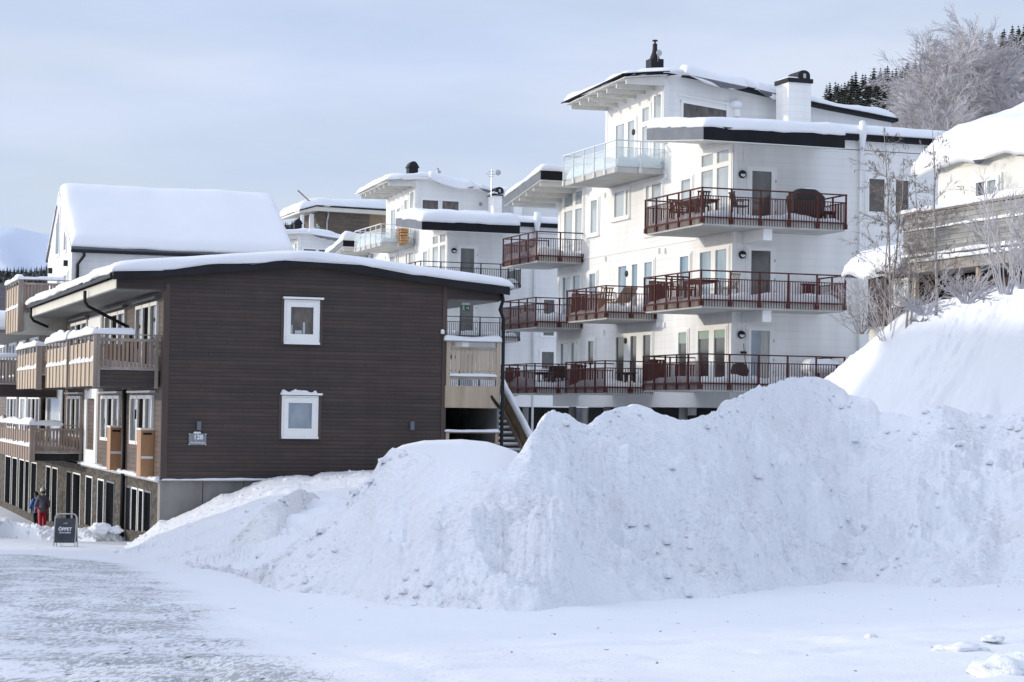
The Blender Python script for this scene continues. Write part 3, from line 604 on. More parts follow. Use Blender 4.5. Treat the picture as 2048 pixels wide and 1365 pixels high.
# ------------------------------------------------------------------ white apartment buildings (one design, stepping back behind each other)
XF, YF, YP, XS = 32.62, 70.0, 76.6, 30.5
W0X, W0Y, W0P = Wall('X', XF), Wall('Y', YF), Wall('Y', YP)
def white_building(o, label, rail, idx):
    dx, dy, dz = o
    root = thing('apartment_building', (XF+dx, YF+dy, dz-4.5), label, 'apartment building', 'white apartment buildings')
    WX, WY, WP = Wall('X', XF+dx), Wall('Y', YF+dy), Wall('Y', YP+dy)
    sid = WSID if idx == 0 else WSIDG if idx > 1 else WSID
    # --- body
    prof = [(YF, .25), (88.45, .25), (88.45, 9.42), (85.2, 9.94), (76.66, 9.96), (76.6, 10.6), (73.26, 10.6), (73.2, 10.28), (YF, 9.92)]
    mb = MB(); mb.prism([(XF+dx, y+dy, z+dz) for y, z in prof], [(41.5+dx, y+dy, z+dz) for y, z in prof]); mb.box(36.25+dx, 41.49+dx, YF+dy+.003, 76.5+dy, 9.95+dz, 10.28+dz)
    # penthouse
    rp = [(30.75, 13.25), (31.9, 13.40), (33.0, 13.50), (34.3, 13.38), (35.6, 13.14), (37.4, 12.86), (40, 12.52), (42.9, 12.2)]
    rz = lambda x: float(np.interp(x, *zip(*rp)))
    px_ = [32.62]+[p[0] for p in rp[2:-1]]+[42.8]
    a = [(px_[0]+dx, YP+dy, 9.9+dz)]+[(x+dx, YP+dy, rz(x)-.12+dz) for x in px_]+[(42.8+dx, YP+dy, 9.9+dz)]
    b = [(p[0], 82.8+dy, p[2]-(.2 if i not in (0, len(a)-1) else 0)) for i, p in enumerate(a)]
    mb.prism(a, b); wall = mb.build('wall', sid, root)
    # corner boards
    cb = MB(); WX.box(cb, YF+dy-.02, YF+dy+.16, .8+dz, 9.9+dz, -.02, .02); WY.box(cb, XF+dx-.02, XF+dx+.14, .8+dz, 9.9+dz, .0, .022)
    WX.box(cb, YP+dy-.02, YP+dy+.2, 9.95+dz, 13.2+dz, 0, .02); WP.box(cb, XF+dx-.02, XF+dx+.18, 9.95+dz, 13.25+dz, 0, .022); WX.box(cb, 82.6+dy, 82.82+dy, 9.95+dz, 12.9+dz, 0, .02)
    WX.box(cb, 88.2+dy, 88.47+dy, .8+dz, 9.4+dz, 0, .02); cb.build('corner_board', WHITE, root)
    # joint between storeys
    jb = MB(); WX.box(jb, 73.2+dy, 88.4+dy, 6.60+dz, 6.66+dz, 0, .025); jb.build('drip_moulding', WHITE, root)
    # --- base beam, pillars and undercroft painted near-black for its shade
    bb = MB(); bb.box(XF+dx-.10, 42+dx, YF+dy-.10, 88.6+dy, .22+dz, .86+dz); bb.build('base_beam', WHITE, root)
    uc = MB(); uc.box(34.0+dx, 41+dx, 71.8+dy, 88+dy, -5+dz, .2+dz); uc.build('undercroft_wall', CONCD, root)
    for (xx, yy) in ((33.1, 71.2), (33.1, 75.4), (33.1, 79.2), (33.1, 83.4), (33.1, 87.6), (37.5, 70.6), (41, 70.6)):
        q = MB(); q.tube([(xx+dx, yy+dy, -5+dz), (xx+dx, yy+dy, .21+dz)], .17, 14); q.build('pillar', CONC, root, smooth=False)
    # --- sloping charcoal canopy roofs over the corner balconies
    def canopy(x0, x1, y0, y1, zf, zb, seed, th=.52):
        mb = MB(); q = lambda z0, z1: [(x0, y0, z0), (x1, y0, z0), (x1, y1, z1), (x0, y1, z1)]
        A_ = [(x+dx, y+dy, z+dz) for x, y, z in q(zf+.03, zb+.03)]; B_ = [(x+dx, y+dy, z+dz) for x, y, z in q(zf+th, zb+th)]; mb.quadbox(A_+B_)
        r = mb.build('canopy_roof', FASCIA, root)
        g = MB(); g.quadbox([(x0-.012+dx, y0+dy, zf+.03+dz), (x0+.01+dx, y0+dy, zf+.03+dz), (x0+.01+dx, y1+dy, zb+.03+dz), (x0-.012+dx, y1+dy, zb+.03+dz),
                             (x0-.012+dx, y0+dy, zf+th+dz), (x0+.01+dx, y0+dy, zf+th+dz), (x0+.01+dx, y1+dy, zb+th+dz), (x0-.012+dx, y1+dy, zb+th+dz)]); g.build('side_fascia', FASCIAG, r)
        s_ = MB(); s_.quadbox([(x+dx, y+dy, z+dz) for x, y, z in q(zf-.0, zb-.0)]+[(x+dx, y+dy, z+dz) for x, y, z in q(zf+.028, zb+.028)]); s_.build('soffit', SOFFIT, r)
        f = lambda u, v: (x0+dx+(x1-x0)*u, y0+dy+(y1-y0)*v, zf+th+dz+(zb-zf)*v)
        snow_pad(f, x1-x0, y1-y0, .36 if idx == 0 else .56, seed, .08, .4, .25, .03).build('snow_cover', SNOWR, r, smooth=True)
        return r
    canopy(XS, 36.1, 68.0, 73.2, 9.66, 10.24, 3+idx)
    r2 = canopy(XS, 33.6, 85.0, 89.8, 9.92, 9.22, 8+idx, .46)
    for k in range(5):
        y = 85.3+k*.9; q = MB(); z = 9.92-.146*(y-85)
        q.box(XS+.1+dx, XF+dx, y+dy, y+.09+dy, z-.16+dz, z-.002+dz); q.build('rafter', SOFFIT, r2)
    # --- flat main roof with thin dark edge
    mr = MB(); mr.box(36.12+dx, 41.9+dx, YF-.25+dy, 76.55+dy, 10.30+dz, 10.50+dz); r = mr.build('main_roof', FASCIA, root)
    snow_pad(flat(36.1+dx, 42+dx, YF-.2+dy, 76.5+dy, 10.46+dz), 5.9, 6.5, .46, 12+idx, .05, .5, .1, .0).build('snow_cover', SNOWR, r, smooth=True)
    mr2 = MB(); mr2.box(33+dx, 36.1+dx, 73.25+dy, 76.5+dy, 10.3+dz, 10.44+dz); r = mr2.build('main_roof', FASCIA, root)
    snow_pad(flat(32.7+dx, 36.2+dx, 73.0+dy, 76.5+dy, 10.5+dz), 3.5, 3.5, .5, 15+idx, .0, .5, .15, 0).build('snow_cover', SNOWR, r, smooth=True)
    # --- curved penthouse roof
    Y0, Y1 = 76.2, 82.95; xs = np.linspace(30.75, 42.9, 26); mb = MB()
    for i in range(len(xs)-1):
        c = []
        for z_ in (-.11+.08*max(0, 1-(xs[i]-30.75)/.9), .02):
            c += [(xs[i]+dx, Y0+dy, rz(xs[i])+z_+dz), (xs[i+1]+dx, Y0+dy, rz(xs[i+1])+z_+dz), (xs[i+1]+dx, Y1+dy, rz(xs[i+1])+z_-.22+dz), (xs[i]+dx, Y1+dy, rz(xs[i])+z_-.22+dz)]
        mb.quadbox(c)
    pr = mb.build('penthouse_roof', FASCIA if idx == 0 else WHITE, root)
    sf = MB()
    for i in range(4):
        xa, xb = 30.78+i*.46, 30.78+(i+1)*.46
        sf.quadbox([(x+dx, y+dy, rz(x)+zz-(.22 if y > 80 else 0)+dz) for zz in (-.14, -.112) for x, y in ((xa, Y0+.02), (xb, Y0+.02), (xb, Y1-.02), (xa, Y1-.02))])
    sf.build('soffit', SOFFIT, pr)
    for k in range(7):
        y = Y0+.25+k*1.02; q = MB(); dzy = -.22*(y-Y0)/(Y1-Y0)
        q.quadbox([(x+dx, yy+dy, zt+dzy+dz) for zz in (0, 1) for x, yy, zt in ((30.95, y, rz(30.95)-(.36, .142)[zz]), (XF+.0, y, rz(XF)-(.52, .142)[zz]), (XF+.0, y+.09, rz(XF)-(.52, .142)[zz]), (30.95, y+.09, rz(30.95)-(.36, .142)[zz]))]); q.build('rafter', SOFFIT, pr)
    gt = MB(); gt.tube([(30.70+dx, Y0+dy, rz(30.75)+.0+dz), (30.70+dx, Y1+.15+dy, rz(30.75)-.24+dz)], .028, 8); gt.build('gutter', BLACK if idx == 0 else WHITE, pr)
    f = lambda u, v: (30.8+12.05*u+dx, Y0+.05+(Y1-Y0)*v+dy, rz(30.8+12.05*u)+.02-.22*v+dz)
    snow_pad(f, 12, 6.7, .30, 21+idx, .10, .45, .5, .04, f=.55).build('snow_cover', SNOWR, pr, smooth=True)
    hang = lambda u, v: (33.3+2.7*u+dx, Y0-.22+.75*v+dy, rz(33.3+2.7*u)-.36*math.sin(u*math.pi)**.6*(1-v)+.0+dz)
    snow_pad(hang, 2.7, .75, .42, 33+idx, .05, .25, .3, .02).build('snow_overhang', SNOWR, pr, smooth=True)
    if True:
        hang = lambda u, v: (36.4+1.9*u+dx, Y0-.20+.7*v+dy, rz(36.4+1.9*u)-.32*math.sin(u*math.pi)**.7*(1-v)+dz)
        snow_pad(hang, 1.9, .7, .36, 37+idx, .05, .2, .3, .02).build('snow_overhang', SNOWR, pr, smooth=True)
    # --- chimneys
    if idx == 0:
        p = aY(1315, 138, 79.5); q = MB(); cx_, cy_, cz_ = p[0], 79.8, p[2]
        q.box(cx_-.28, cx_+.28, cy_-.28, cy_+.28, cz_-.1, cz_+.42); q.lathe((cx_, cy_, 0), [(.2, cz_+.42), (.20, cz_+.50), (.12, cz_+.72), (.095, cz_+.9), (.095, cz_+1.08)], 14)
        q.lathe((cx_, cy_, 0), [(.04, cz_+1.08), (.04, cz_+1.2)], 8); q.lathe((cx_, cy_, 0), [(.11, cz_+1.18), (.115, cz_+1.2), (.105, cz_+1.235)], 14)
        ch = q.build('chimney', BLACK, root)
        d = MB(); d.lathe((cx_+.06, cy_-.30, cz_+.66), [(.03, .08), (.09, .03), (.13, -.02), (.12, -.03)], 16, axis=1); d.tube([(cx_, cy_-.3, cz_+.3), (cx_+.02, cy_-.32, cz_+.45), (cx_-.02, cy_-.32, cz_+.6)], .015, 6); d.build('satellite_dish', STEEL, ch, smooth=True)
    else:
        q = MB(); cx_, cy_, cz_ = 33.1+dx, 79+dy, 13.85+dz; q.box(cx_-.28, cx_+.28, cy_-.3, cy_+.3, cz_-.1, cz_+.45)
        pr2 = [(cx_-.36, cz_+.45), (cx_+.36, cz_+.45), (cx_+.2, cz_+.72), (cx_+.08, cz_+.82), (cx_-.08, cz_+.82), (cx_-.2, cz_+.72)]; q.prism([(x, cy_-.33, z) for x, z in pr2], [(x, cy_+.33, z) for x, z in pr2]); q.build('chimney', BLACK, root)
        q = MB(); cx_ = 34.6+dx
        for k, h in ((-.14, .45), (.08, .7), (.2, .55)): q.tube([(cx_+k, cy_, cz_-.3), (cx_+k, cy_, cz_-.3+h)], .04, 8); q.lathe((cx_+k, cy_, 0), [(.07, cz_-.3+h), (.08, cz_-.22+h), (.03, cz_-.15+h)], 10)
        q.build('vent_pipe', STEEL, root)
    yq = 74.7; a0, a1 = aY(1577, 200, yq)[0], aY(1622, 200, yq)[0]; ztop = aY(1600, 166, yq)[2]
    if idx == 0: yb = yq+1.1
    else: a0, yb = aY(988, 370, yq+40.8)[0]-1.77, yq+1.0; a1 = a0+.5; ztop = 12.45
    q = MB(); q.box(a0+dx, a1+dx, yq+dy, yb+dy, 10.5+dz, ztop+dz); ch = q.build('chimney', sid, root)
    q = MB(); q.box(a0-.06+dx, a1+.06+dx, yq-.06+dy, yb+.06+dy, ztop+dz+.003, ztop+(.17 if idx == 0 else .05)+dz); q.build('cap', BLACK, ch)
    cm = (a0*.3+a1*.7)+dx; q = MB(); pts = [(cm-.26, ztop+.17+dz), (cm-.26, ztop+.32+dz)]+[(cm+.26*math.cos(t), ztop+.32+dz+.2*math.sin(t)) for t in np.linspace(math.pi, 0, 9)]+[(cm+.26, ztop+.17+dz)]
    q.prism([(x, yq+.02+dy, z) for x, z in pts], [(x, yb-.1+dy, z) for x, z in pts]); q.build('cowl', BLACK, ch)
    q = MB(); q.box(cm-.05, cm+.07, yq+.003+dy, yq+.018+dy, ztop+.2+dz, ztop+.38+dz); q.build('cowl_opening', STEEL, ch)
    snow_pad(flat(a0-.03+dx, a0*.5+a1*.5+dx, yq+dy, yb+dy, ztop+.17+dz), .5, .9, .07, 3, .01, .1).build('snow_cover', SNOWR, ch, smooth=True)
    if idx == 1:
        q = MB(); q.box(a0+1.25+dx, a1+1.25+dx, yq+dy, yb+dy, 10.5+dz, ztop+.1+dz); ch = q.build('chimney', sid, root)
        q = MB(); cm = (a0+a1)/2+1.25+dx; pts = [(cm-.2, ztop+.103+dz)]+[(cm+.2*math.cos(t), ztop+.2+dz+.2*math.sin(t)) for t in np.linspace(math.pi, 0, 9)]+[(cm+.2, ztop+.103+dz)]
        q.prism([(x, yq+.02+dy, z) for x, z in pts], [(x, yb-.1+dy, z) for x, z in pts]); q.build('cowl', BLACK, ch)
    # --- windows in the sunny side facade
    def Q(W, x, y):
        a, z = W.px(x, y); return a, z
    def win(W0, W, box, panes, pm, off, **k):
        (x0, y0, x1, y1) = box; a0, z1 = Q(W0, x0, y0)[0], None
        # verticals share one head and one sill height
        zt = .5*(Q(W0, x0, y0)[1]+Q(W0, x1, box[4])[1]) if len(box) > 4 else Q(W0, x0, y0)[1]
        return None
    def wx(a_px, ztop, zbot, cols, pm, rows=None, **k):
        """a_px: (left, right) columns of the frame in the photo, cols: pane columns, rows: pane z ranges"""
        ys = [aX(x, 600, XF)[1]+dy for x in a_px]; a0, a1 = min(ys), max(ys)
        rows = rows or [(zbot+.12, ztop-.10)]
        panes = []
        for c0, c1 in cols:
            b = sorted(aX(x, 600, XF)[1]+dy for x in (c0, c1))
            panes += [(b[0], b[1], r0+dz, r1+dz) for r0, r1 in rows]
        return window(WX, root, a0, a1, zbot+dz, ztop+dz, panes, pm, sill=k.pop('sill', False), **k)
    f3, f2, f1 = 6.93, 4.0, 1.05
    N2 = [P_CURT, P_CURT]
    # upper storey
    wx((1398, 1463), 9.86, f3+.15, [(1403, 1426), (1434, 1457)], N2, rows=[(f3+.35, 9.12), (9.30, 9.72)])
    wx((1355, 1384), 9.08, f3+.15, [(1363, 1381)], [P_CURT])
    wx((1287, 1324), 9.2, f3+.1, [(1292, 1298), (1304, 1322)], [P_CURT])
    wx((1223, 1258), 9.25, 8.0, [(1229, 1248), (1252, 1256)], [P_CURT], sill=True)
    wx((1176, 1197), 9.15, 7.55, [(1182, 1194)], [P_CURT], sill=True)
    wx((1124, 1166), 9.75, 6.85, [(1129, 1145), (1151, 1164)], N2, rows=[(7.0, 8.85), (9.05, 9.62)])
    # middle storey
    wx((1395, 1460), 6.16, f2+.1, [(1402, 1424), (1433, 1455)], [P_BLUE])
    wx((1355, 1382), 6.12, f2+.2, [(1362, 1379)], [P_BLUE])
    wx((1234, 1309), 6.12, f2+.1, [(1239, 1255), (1266, 1277), (1291, 1306)], [P_BLUE])
    wx((1175, 1195), 6.0, 4.9, [(1181, 1193)], [P_BLUE], sill=True)
    wx((1122, 1164), 6.02, 4.0, [(1128, 1142), (1148, 1162)], [P_BLUE])
    # lower storey
    wx((1396, 1457), 3.22, f1+.1, [(1400, 1422), (1432, 1454)], [P_DARK], rows=[(f1+.3, 3.1)], blind=.17)
    wx((1355, 1379), 3.2, f1+.25, [(1361, 1377)], [P_DARK], blind=.25)
    wx((1233, 1308), 3.2, f1+.1, [(1236, 1252), (1265, 1277), (1290, 1305)], [P_DARK])
    wx((1176, 1193), 3.12, 1.9, [(1180, 1191)], [P_DARK], sill=True)
    wx((1121, 1163), 3.10, 1.1, [(1126, 1140), (1147, 1160)], [P_BLUE])
    # penthouse side
    def wp(a_px, ztop, zbot, cols, pm, rows=None):
        return wx(a_px, ztop, zbot, cols, pm, rows)
    wp((1227, 1270), 12.05, 9.9, [(1230, 1247), (1254, 1267)], N2)
    wp((1279, 1300), 12.45, 9.9, [(1283, 1296)], N2, rows=[(10.05, 11.55), (11.75, 12.3)])
    wp((1302, 1323), 12.75, 9.9, [(1306, 1320)], N2)
    # front wall doors
    for (x0, x1, y0), z0 in (((1502, 1545, 339), f3), ((1500, 1543, 498), f2), ((1500, 1541, 658), f1)):
        a0, zt = aY(x0, y0, YF)[0]+dx, aY(x0, y0, YF)[2]+dz; a1 = aY(x1, y0, YF)[0]+dx
        pm_ = [P_GREY] if z0 != f1 else [P_CURT if idx else P_FROST]
        d = window(WY, root, a0-.10, a1+.08, z0+.02+dz, zt+.05, [(a0+.02, a1-.06, z0+.2+dz, zt-.06)], pm_, name='balcony_door', sill=False, depth=.08)
        for hz in (.45, .9, 1.6):
            h = MB(); WY.box(h, a1+.09, a1+.13, z0+hz+dz, z0+hz+.1+dz, .045, .09); h.build('hinge', STEEL, d)
        if z0 == f1 and idx == 0:
            h = MB(); WY.box(h, a1-.42, a1-.08, z0+.25, zt-.08, .018, .03); h.build('curtain', CURTAIN, d)
    if idx == 0:
        for x0, x1 in ((1737, 1768), (1790, 1816)):
            a0, a1 = aY(x0, 358, YF)[0], aY(x1, 358, YF)[0]; window(WY, root, a0-.07, a1+.07, 7.58, 8.95, [(a0, a1, 7.65, 8.88)], [P_BROWN])
        a0, a1 = aY(1366, 210, YP)[0], aY(1452, 230, YP)[0]; zt = aY(1368, 206, YP)[2]
        fr = MB(); WP.box(fr, a0-.1, a0, 11.4, zt+.1, 0, .06); WP.box(fr, a1, a1+.3, 11.4, 12.5, 0, .06)
        fr.quadbox([WP.P(a, z, d) for z_ in (0, 1) for a, z, d in ((a0-.1, zt+z_*.1+.0, .0), (a1+.3, 12.1+z_*.1, .0), (a1+.3, 12.1+z_*.1, .052), (a0-.1, zt+z_*.1, .052))])
        w_ = fr.build('window', WHITE, root); q = MB(); q.quadbox([WP.P(a, z, d) for d in (.004, .02) for a, z in ((a0, 11.4), (a1, 11.4), (a1, 12.14), (a0, zt))]); q.build('pane', P_BROWN, w_)
        q = MB(); q.quadbox([WP.P(a, z+zz, d) for zz in (0, .06) for a, z, d in ((a0-.25, zt+.28, .0), (a1+.4, 12.32, .0), (a1+.4, 12.32, .09), (a0-.25, zt+.28, .09))]); q.build('window_head', WHITE, w_)
        q = MB(); a = aY(1470, 210, YP); q.box(a[0]-.1, a[0]+.12, YP-.25, YP, 11.9, 12.2); vb = q.build('vent_box', WHITE, root)
        lm = MB(); lm.lathe((a[0], YP-.14, 0), [(.05, 12.2), (.22, 12.24), (.28, 12.38), (.22, 12.52), (.06, 12.58)], 14); lm.build('snow_cap', SNOW, vb, smooth=True)
    else:
        for x0, x1 in ((33.05, 34.0), (34.25, 35.25)):
            window(WP, root, x0+dx-.06, x1+dx+.06, 11.35+dz, 12.25+dz, [(x0+dx, x1+dx, 11.42+dz, 12.18+dz)], [P_BROWN])
        q = MB(); q.lathe((36.6+dx, YP+dy-.001, 12.1+dz), [(.11, 0), (.11, -.05), (.05, -.06)], 14, axis=1); q.build('vent', STEEL, root)
    # bulkhead lamps
    def lampY(a, z):
        r = MB(); r.lathe((a, YF+dy-.001, z), [(.135, 0), (.15, -.03), (.14, -.09), (.10, -.10)], 20, axis=1); l = r.build('wall_lamp', BLACK, root, smooth=False)
        g = MB(); pts = [(a+.10*math.cos(t), YF+dy-.108, z+.10*math.sin(t)) for t in np.linspace(math.pi, 2*math.pi, 10)]; g.prism([(x, y+.006, zz) for x, y, zz in pts], [(x, y-.01, zz) for x, y, zz in pts]); g.build('lamp_glass', LAMPG, l)
        c = MB(); c.tube([(a+.06, YF+dy-.02, z+.14), (a+.06, YF+dy-.02, z+1.0)], .013, 6); c.build('conduit', WHITE, l)
    for x, y in ((1484, 349), (1484, 510), (1482, 670)):
        p = aY(x, y, YF); lampY(p[0]+dx, p[2]+dz)
    for (x, y) in ((1257, 548), (1255, 682), (1271, 265), ):
        p = aX(x, y, XF); r = MB(); r.lathe((XF+dx+.001, p[1]+dy, p[2]+dz), [(.13, 0), (.14, -.04), (.12, -.12), (.06, -.14)], 16, axis=0); r.build('wall_lamp', BLACK, root)
    for (x, y) in ((1334, 352), (1211, 391), (1212, 518), (1319, 502), (1331, 502), (1209, 665), (1318, 650), (1330, 650)):
        p = aX(x, y, XF); r = MB(); WX.box(r, p[1]+dy-.07, p[1]+dy+.07, p[2]+dz-.1, p[2]+dz+.1, 0, .08); r.build('vent_box', WHITE, root)
    # --- balconies
    def balcony(x0, x1, y0, y1, zf, mode, th=.27, snow=.26, m=None, sd=0, skip=()):
        q = MB(); q.box(x0+dx, XF+dx-.003, y0+dy, y1+dy, zf-th+dz, zf+dz)
        if mode == 'corner': q.box(XF+dx-.003, x1+dx, y0+dy, YF+dy-.003, zf-th+dz, zf+dz)
        b = q.build('balcony_slab', CONCS, root)
        e = .045
        if mode == 'corner': pts = [(XF, y1+e), (x0-e, y1+e), (x0-e, y0-e), (x1+e, y0-e), (x1+e, YF)]
        else: pts = [(XF, y1+e), (x0-e, y1+e), (x0-e, y0-e), (XF, y0-e)]
        railing(b, [(x+dx, y+dy) for x, y in pts], zf+dz, m=rail if mode != 'glass' else RAILW, glass=mode == 'glass')
        snow_pad(flat(x0+.04+dx, XF+dx-.02, y0+.05+dy, y1-.05+dy, zf+dz), XF-x0, y1-y0, snow, sd, .0, .3, .55, 0, f=.9).build('snow', SNOW, b, smooth=True)
        if mode == 'corner': snow_pad(flat(XF+dx-.2, x1-.05+dx, y0+.05+dy, YF-.03+dy, zf+dz), x1-XF, YF-y0, snow*.9, sd+4, .0, .3, .6, 0, f=.9).build('snow', SNOW, b, smooth=True)
        if mode == 'corner' and zf > 2:
            q = MB(); q.box(33.0+dx, 33.35+dx, 68.25+dy, YF+dy-.003, zf-th-.42+dz, zf-th-.003+dz); q.build('support_beam', WHITE, b)
        return b
    for i, zf in enumerate((f3, f2, f1)): balcony(XS, 36.1, 68.0, 73.1, zf, 'corner', sd=40+i+idx)
    for i, zf in enumerate((3.92, .96)): balcony(XS, 0, 77.1, 81.4, zf, 'side', sd=50+i+idx)
    for i, zf in enumerate((6.68, 3.83, .98)): balcony(XS, 0, 85.3, 89.7, zf, 'side', sd=60+i+idx, snow=.36)
    gb = balcony(XS+.1, 0, 76.5, 82.3, 9.62, 'glass', .2, .42, sd=70+idx)
    # privacy screens of upright slats at the balcony ends
    if idx == 0:
        for zf, (y0, y1), x in ((f2, (72.5, 73.05), XS+.12), (f1, (72.4, 73.05), XS+.12), (3.92, (80.6, 81.3), XS+.12), (.96, (80.6, 81.3), XS+.12), (f3, (72.6, 73.0), XF-.5), (.98, (88.6, 89.6), XS+.1)):
            q = MB(); n = int((y1-y0)/.13)+1
            for k in range(n): q.box(x, x+.03, y0+k*.13, y0+k*.13+.10, zf+.12, zf+.95)
            for k in range(5): q.box(x+.05+k*.13, x+.15+k*.13, y1+.0, y1+.03, zf+.12, zf+.95)
            q.box(x-.01, x+.7, y1-.02, y1-.001, zf+.9, zf+.95); q.build('privacy_screen', RED, root)
        a = aY(1662, 600, 69.6)[0]
        for zf in (f3, f2):
            q = MB()
            for k in range(4): q.box(35.35+k*.13, 35.45+k*.13, 69.75, 69.78, zf+.1, zf+.85)
            q.box(35.3, 36.0, 69.79, 69.81, zf+.78, zf+.83); q.build('privacy_screen', RED, root)
        # downpipe with frozen overflow at the eave
        p = aY(1722, 280, YF-.12); q = MB(); q.tube([(p[0], YF-.1, 10.3), (p[0], YF-.1, 1.0)], .05, 10); dp = q.build('downpipe', WHITE, root, smooth=True)
        q = MB(); q.tube([(p[0]+.02, YF-.16, 11.0), (p[0]+.02, YF-.22, 10.7), (p[0], YF-.2, 10.35), (p[0]+.03, YF-.16, 10.0), (p[0], YF-.12, 9.6), (p[0]+.02, YF-.12, 8.6)], [.10, .17, .15, .09, .05, .01], 12); q.build('ice', SNOW, dp, smooth=True)
        q = MB(); q.tube([(31.2, 88.9, .9), (31.2, 88.9, -5)], .06, 10)
        q = MB(); q.box(33.4, 33.75, 75.6, 76.0, -.08, .2); q.build('junction_box', WHITE, root)
    if idx == 1:
        q = MB(); a = aY(1068, 600, YF+dy-.1)[0]; q.tube([(a, YF+dy-.12, 10.2), (a, YF+dy-.12, -5)], .07, 10); q.build('downpipe', RAILW, root, smooth=True)
        q = MB(); a2 = aY(1072, 470, YF+dy-.1)[0]; q.tube([(a2, YF+dy-.3, 11.1), (a2, YF+dy-.3, 10.6), (a2, YF+dy-.3, 10.2), (a2, YF+dy-.3, 9.7)], [.2, .22, .14, .01], 12); q.build('ice', SNOW, root, smooth=True)
        for (x0, x1, y0) in ((1083, 1107, 704), (1087, 1108, 600)):
            a0, a1 = aY(x0, y0, YF+dy)[0], aY(x1, y0, YF+dy)[0]; zt = aY(x0, y0, YF+dy)[2]; window(WY, root, a0-.12, a1+.1, zt-2.1, zt+.1, [(a0, a1, zt-2.0, zt)], [P_GREY], name='door', sill=False)
    return root
B1 = white_building((0, 0, 0), 'nearest white apartment building with red railed balconies and a glass penthouse balcony', RED, 0)
B2 = white_building((1.77, 40.8, 0.0), 'second white apartment building with black railed balconies, behind the brown house roof', RAILB, 1)
B3 = white_building((4.4, 81.6, 0.0), 'farthest white building, only its wavy snowy roof and two windows showing', RAILB, 2)

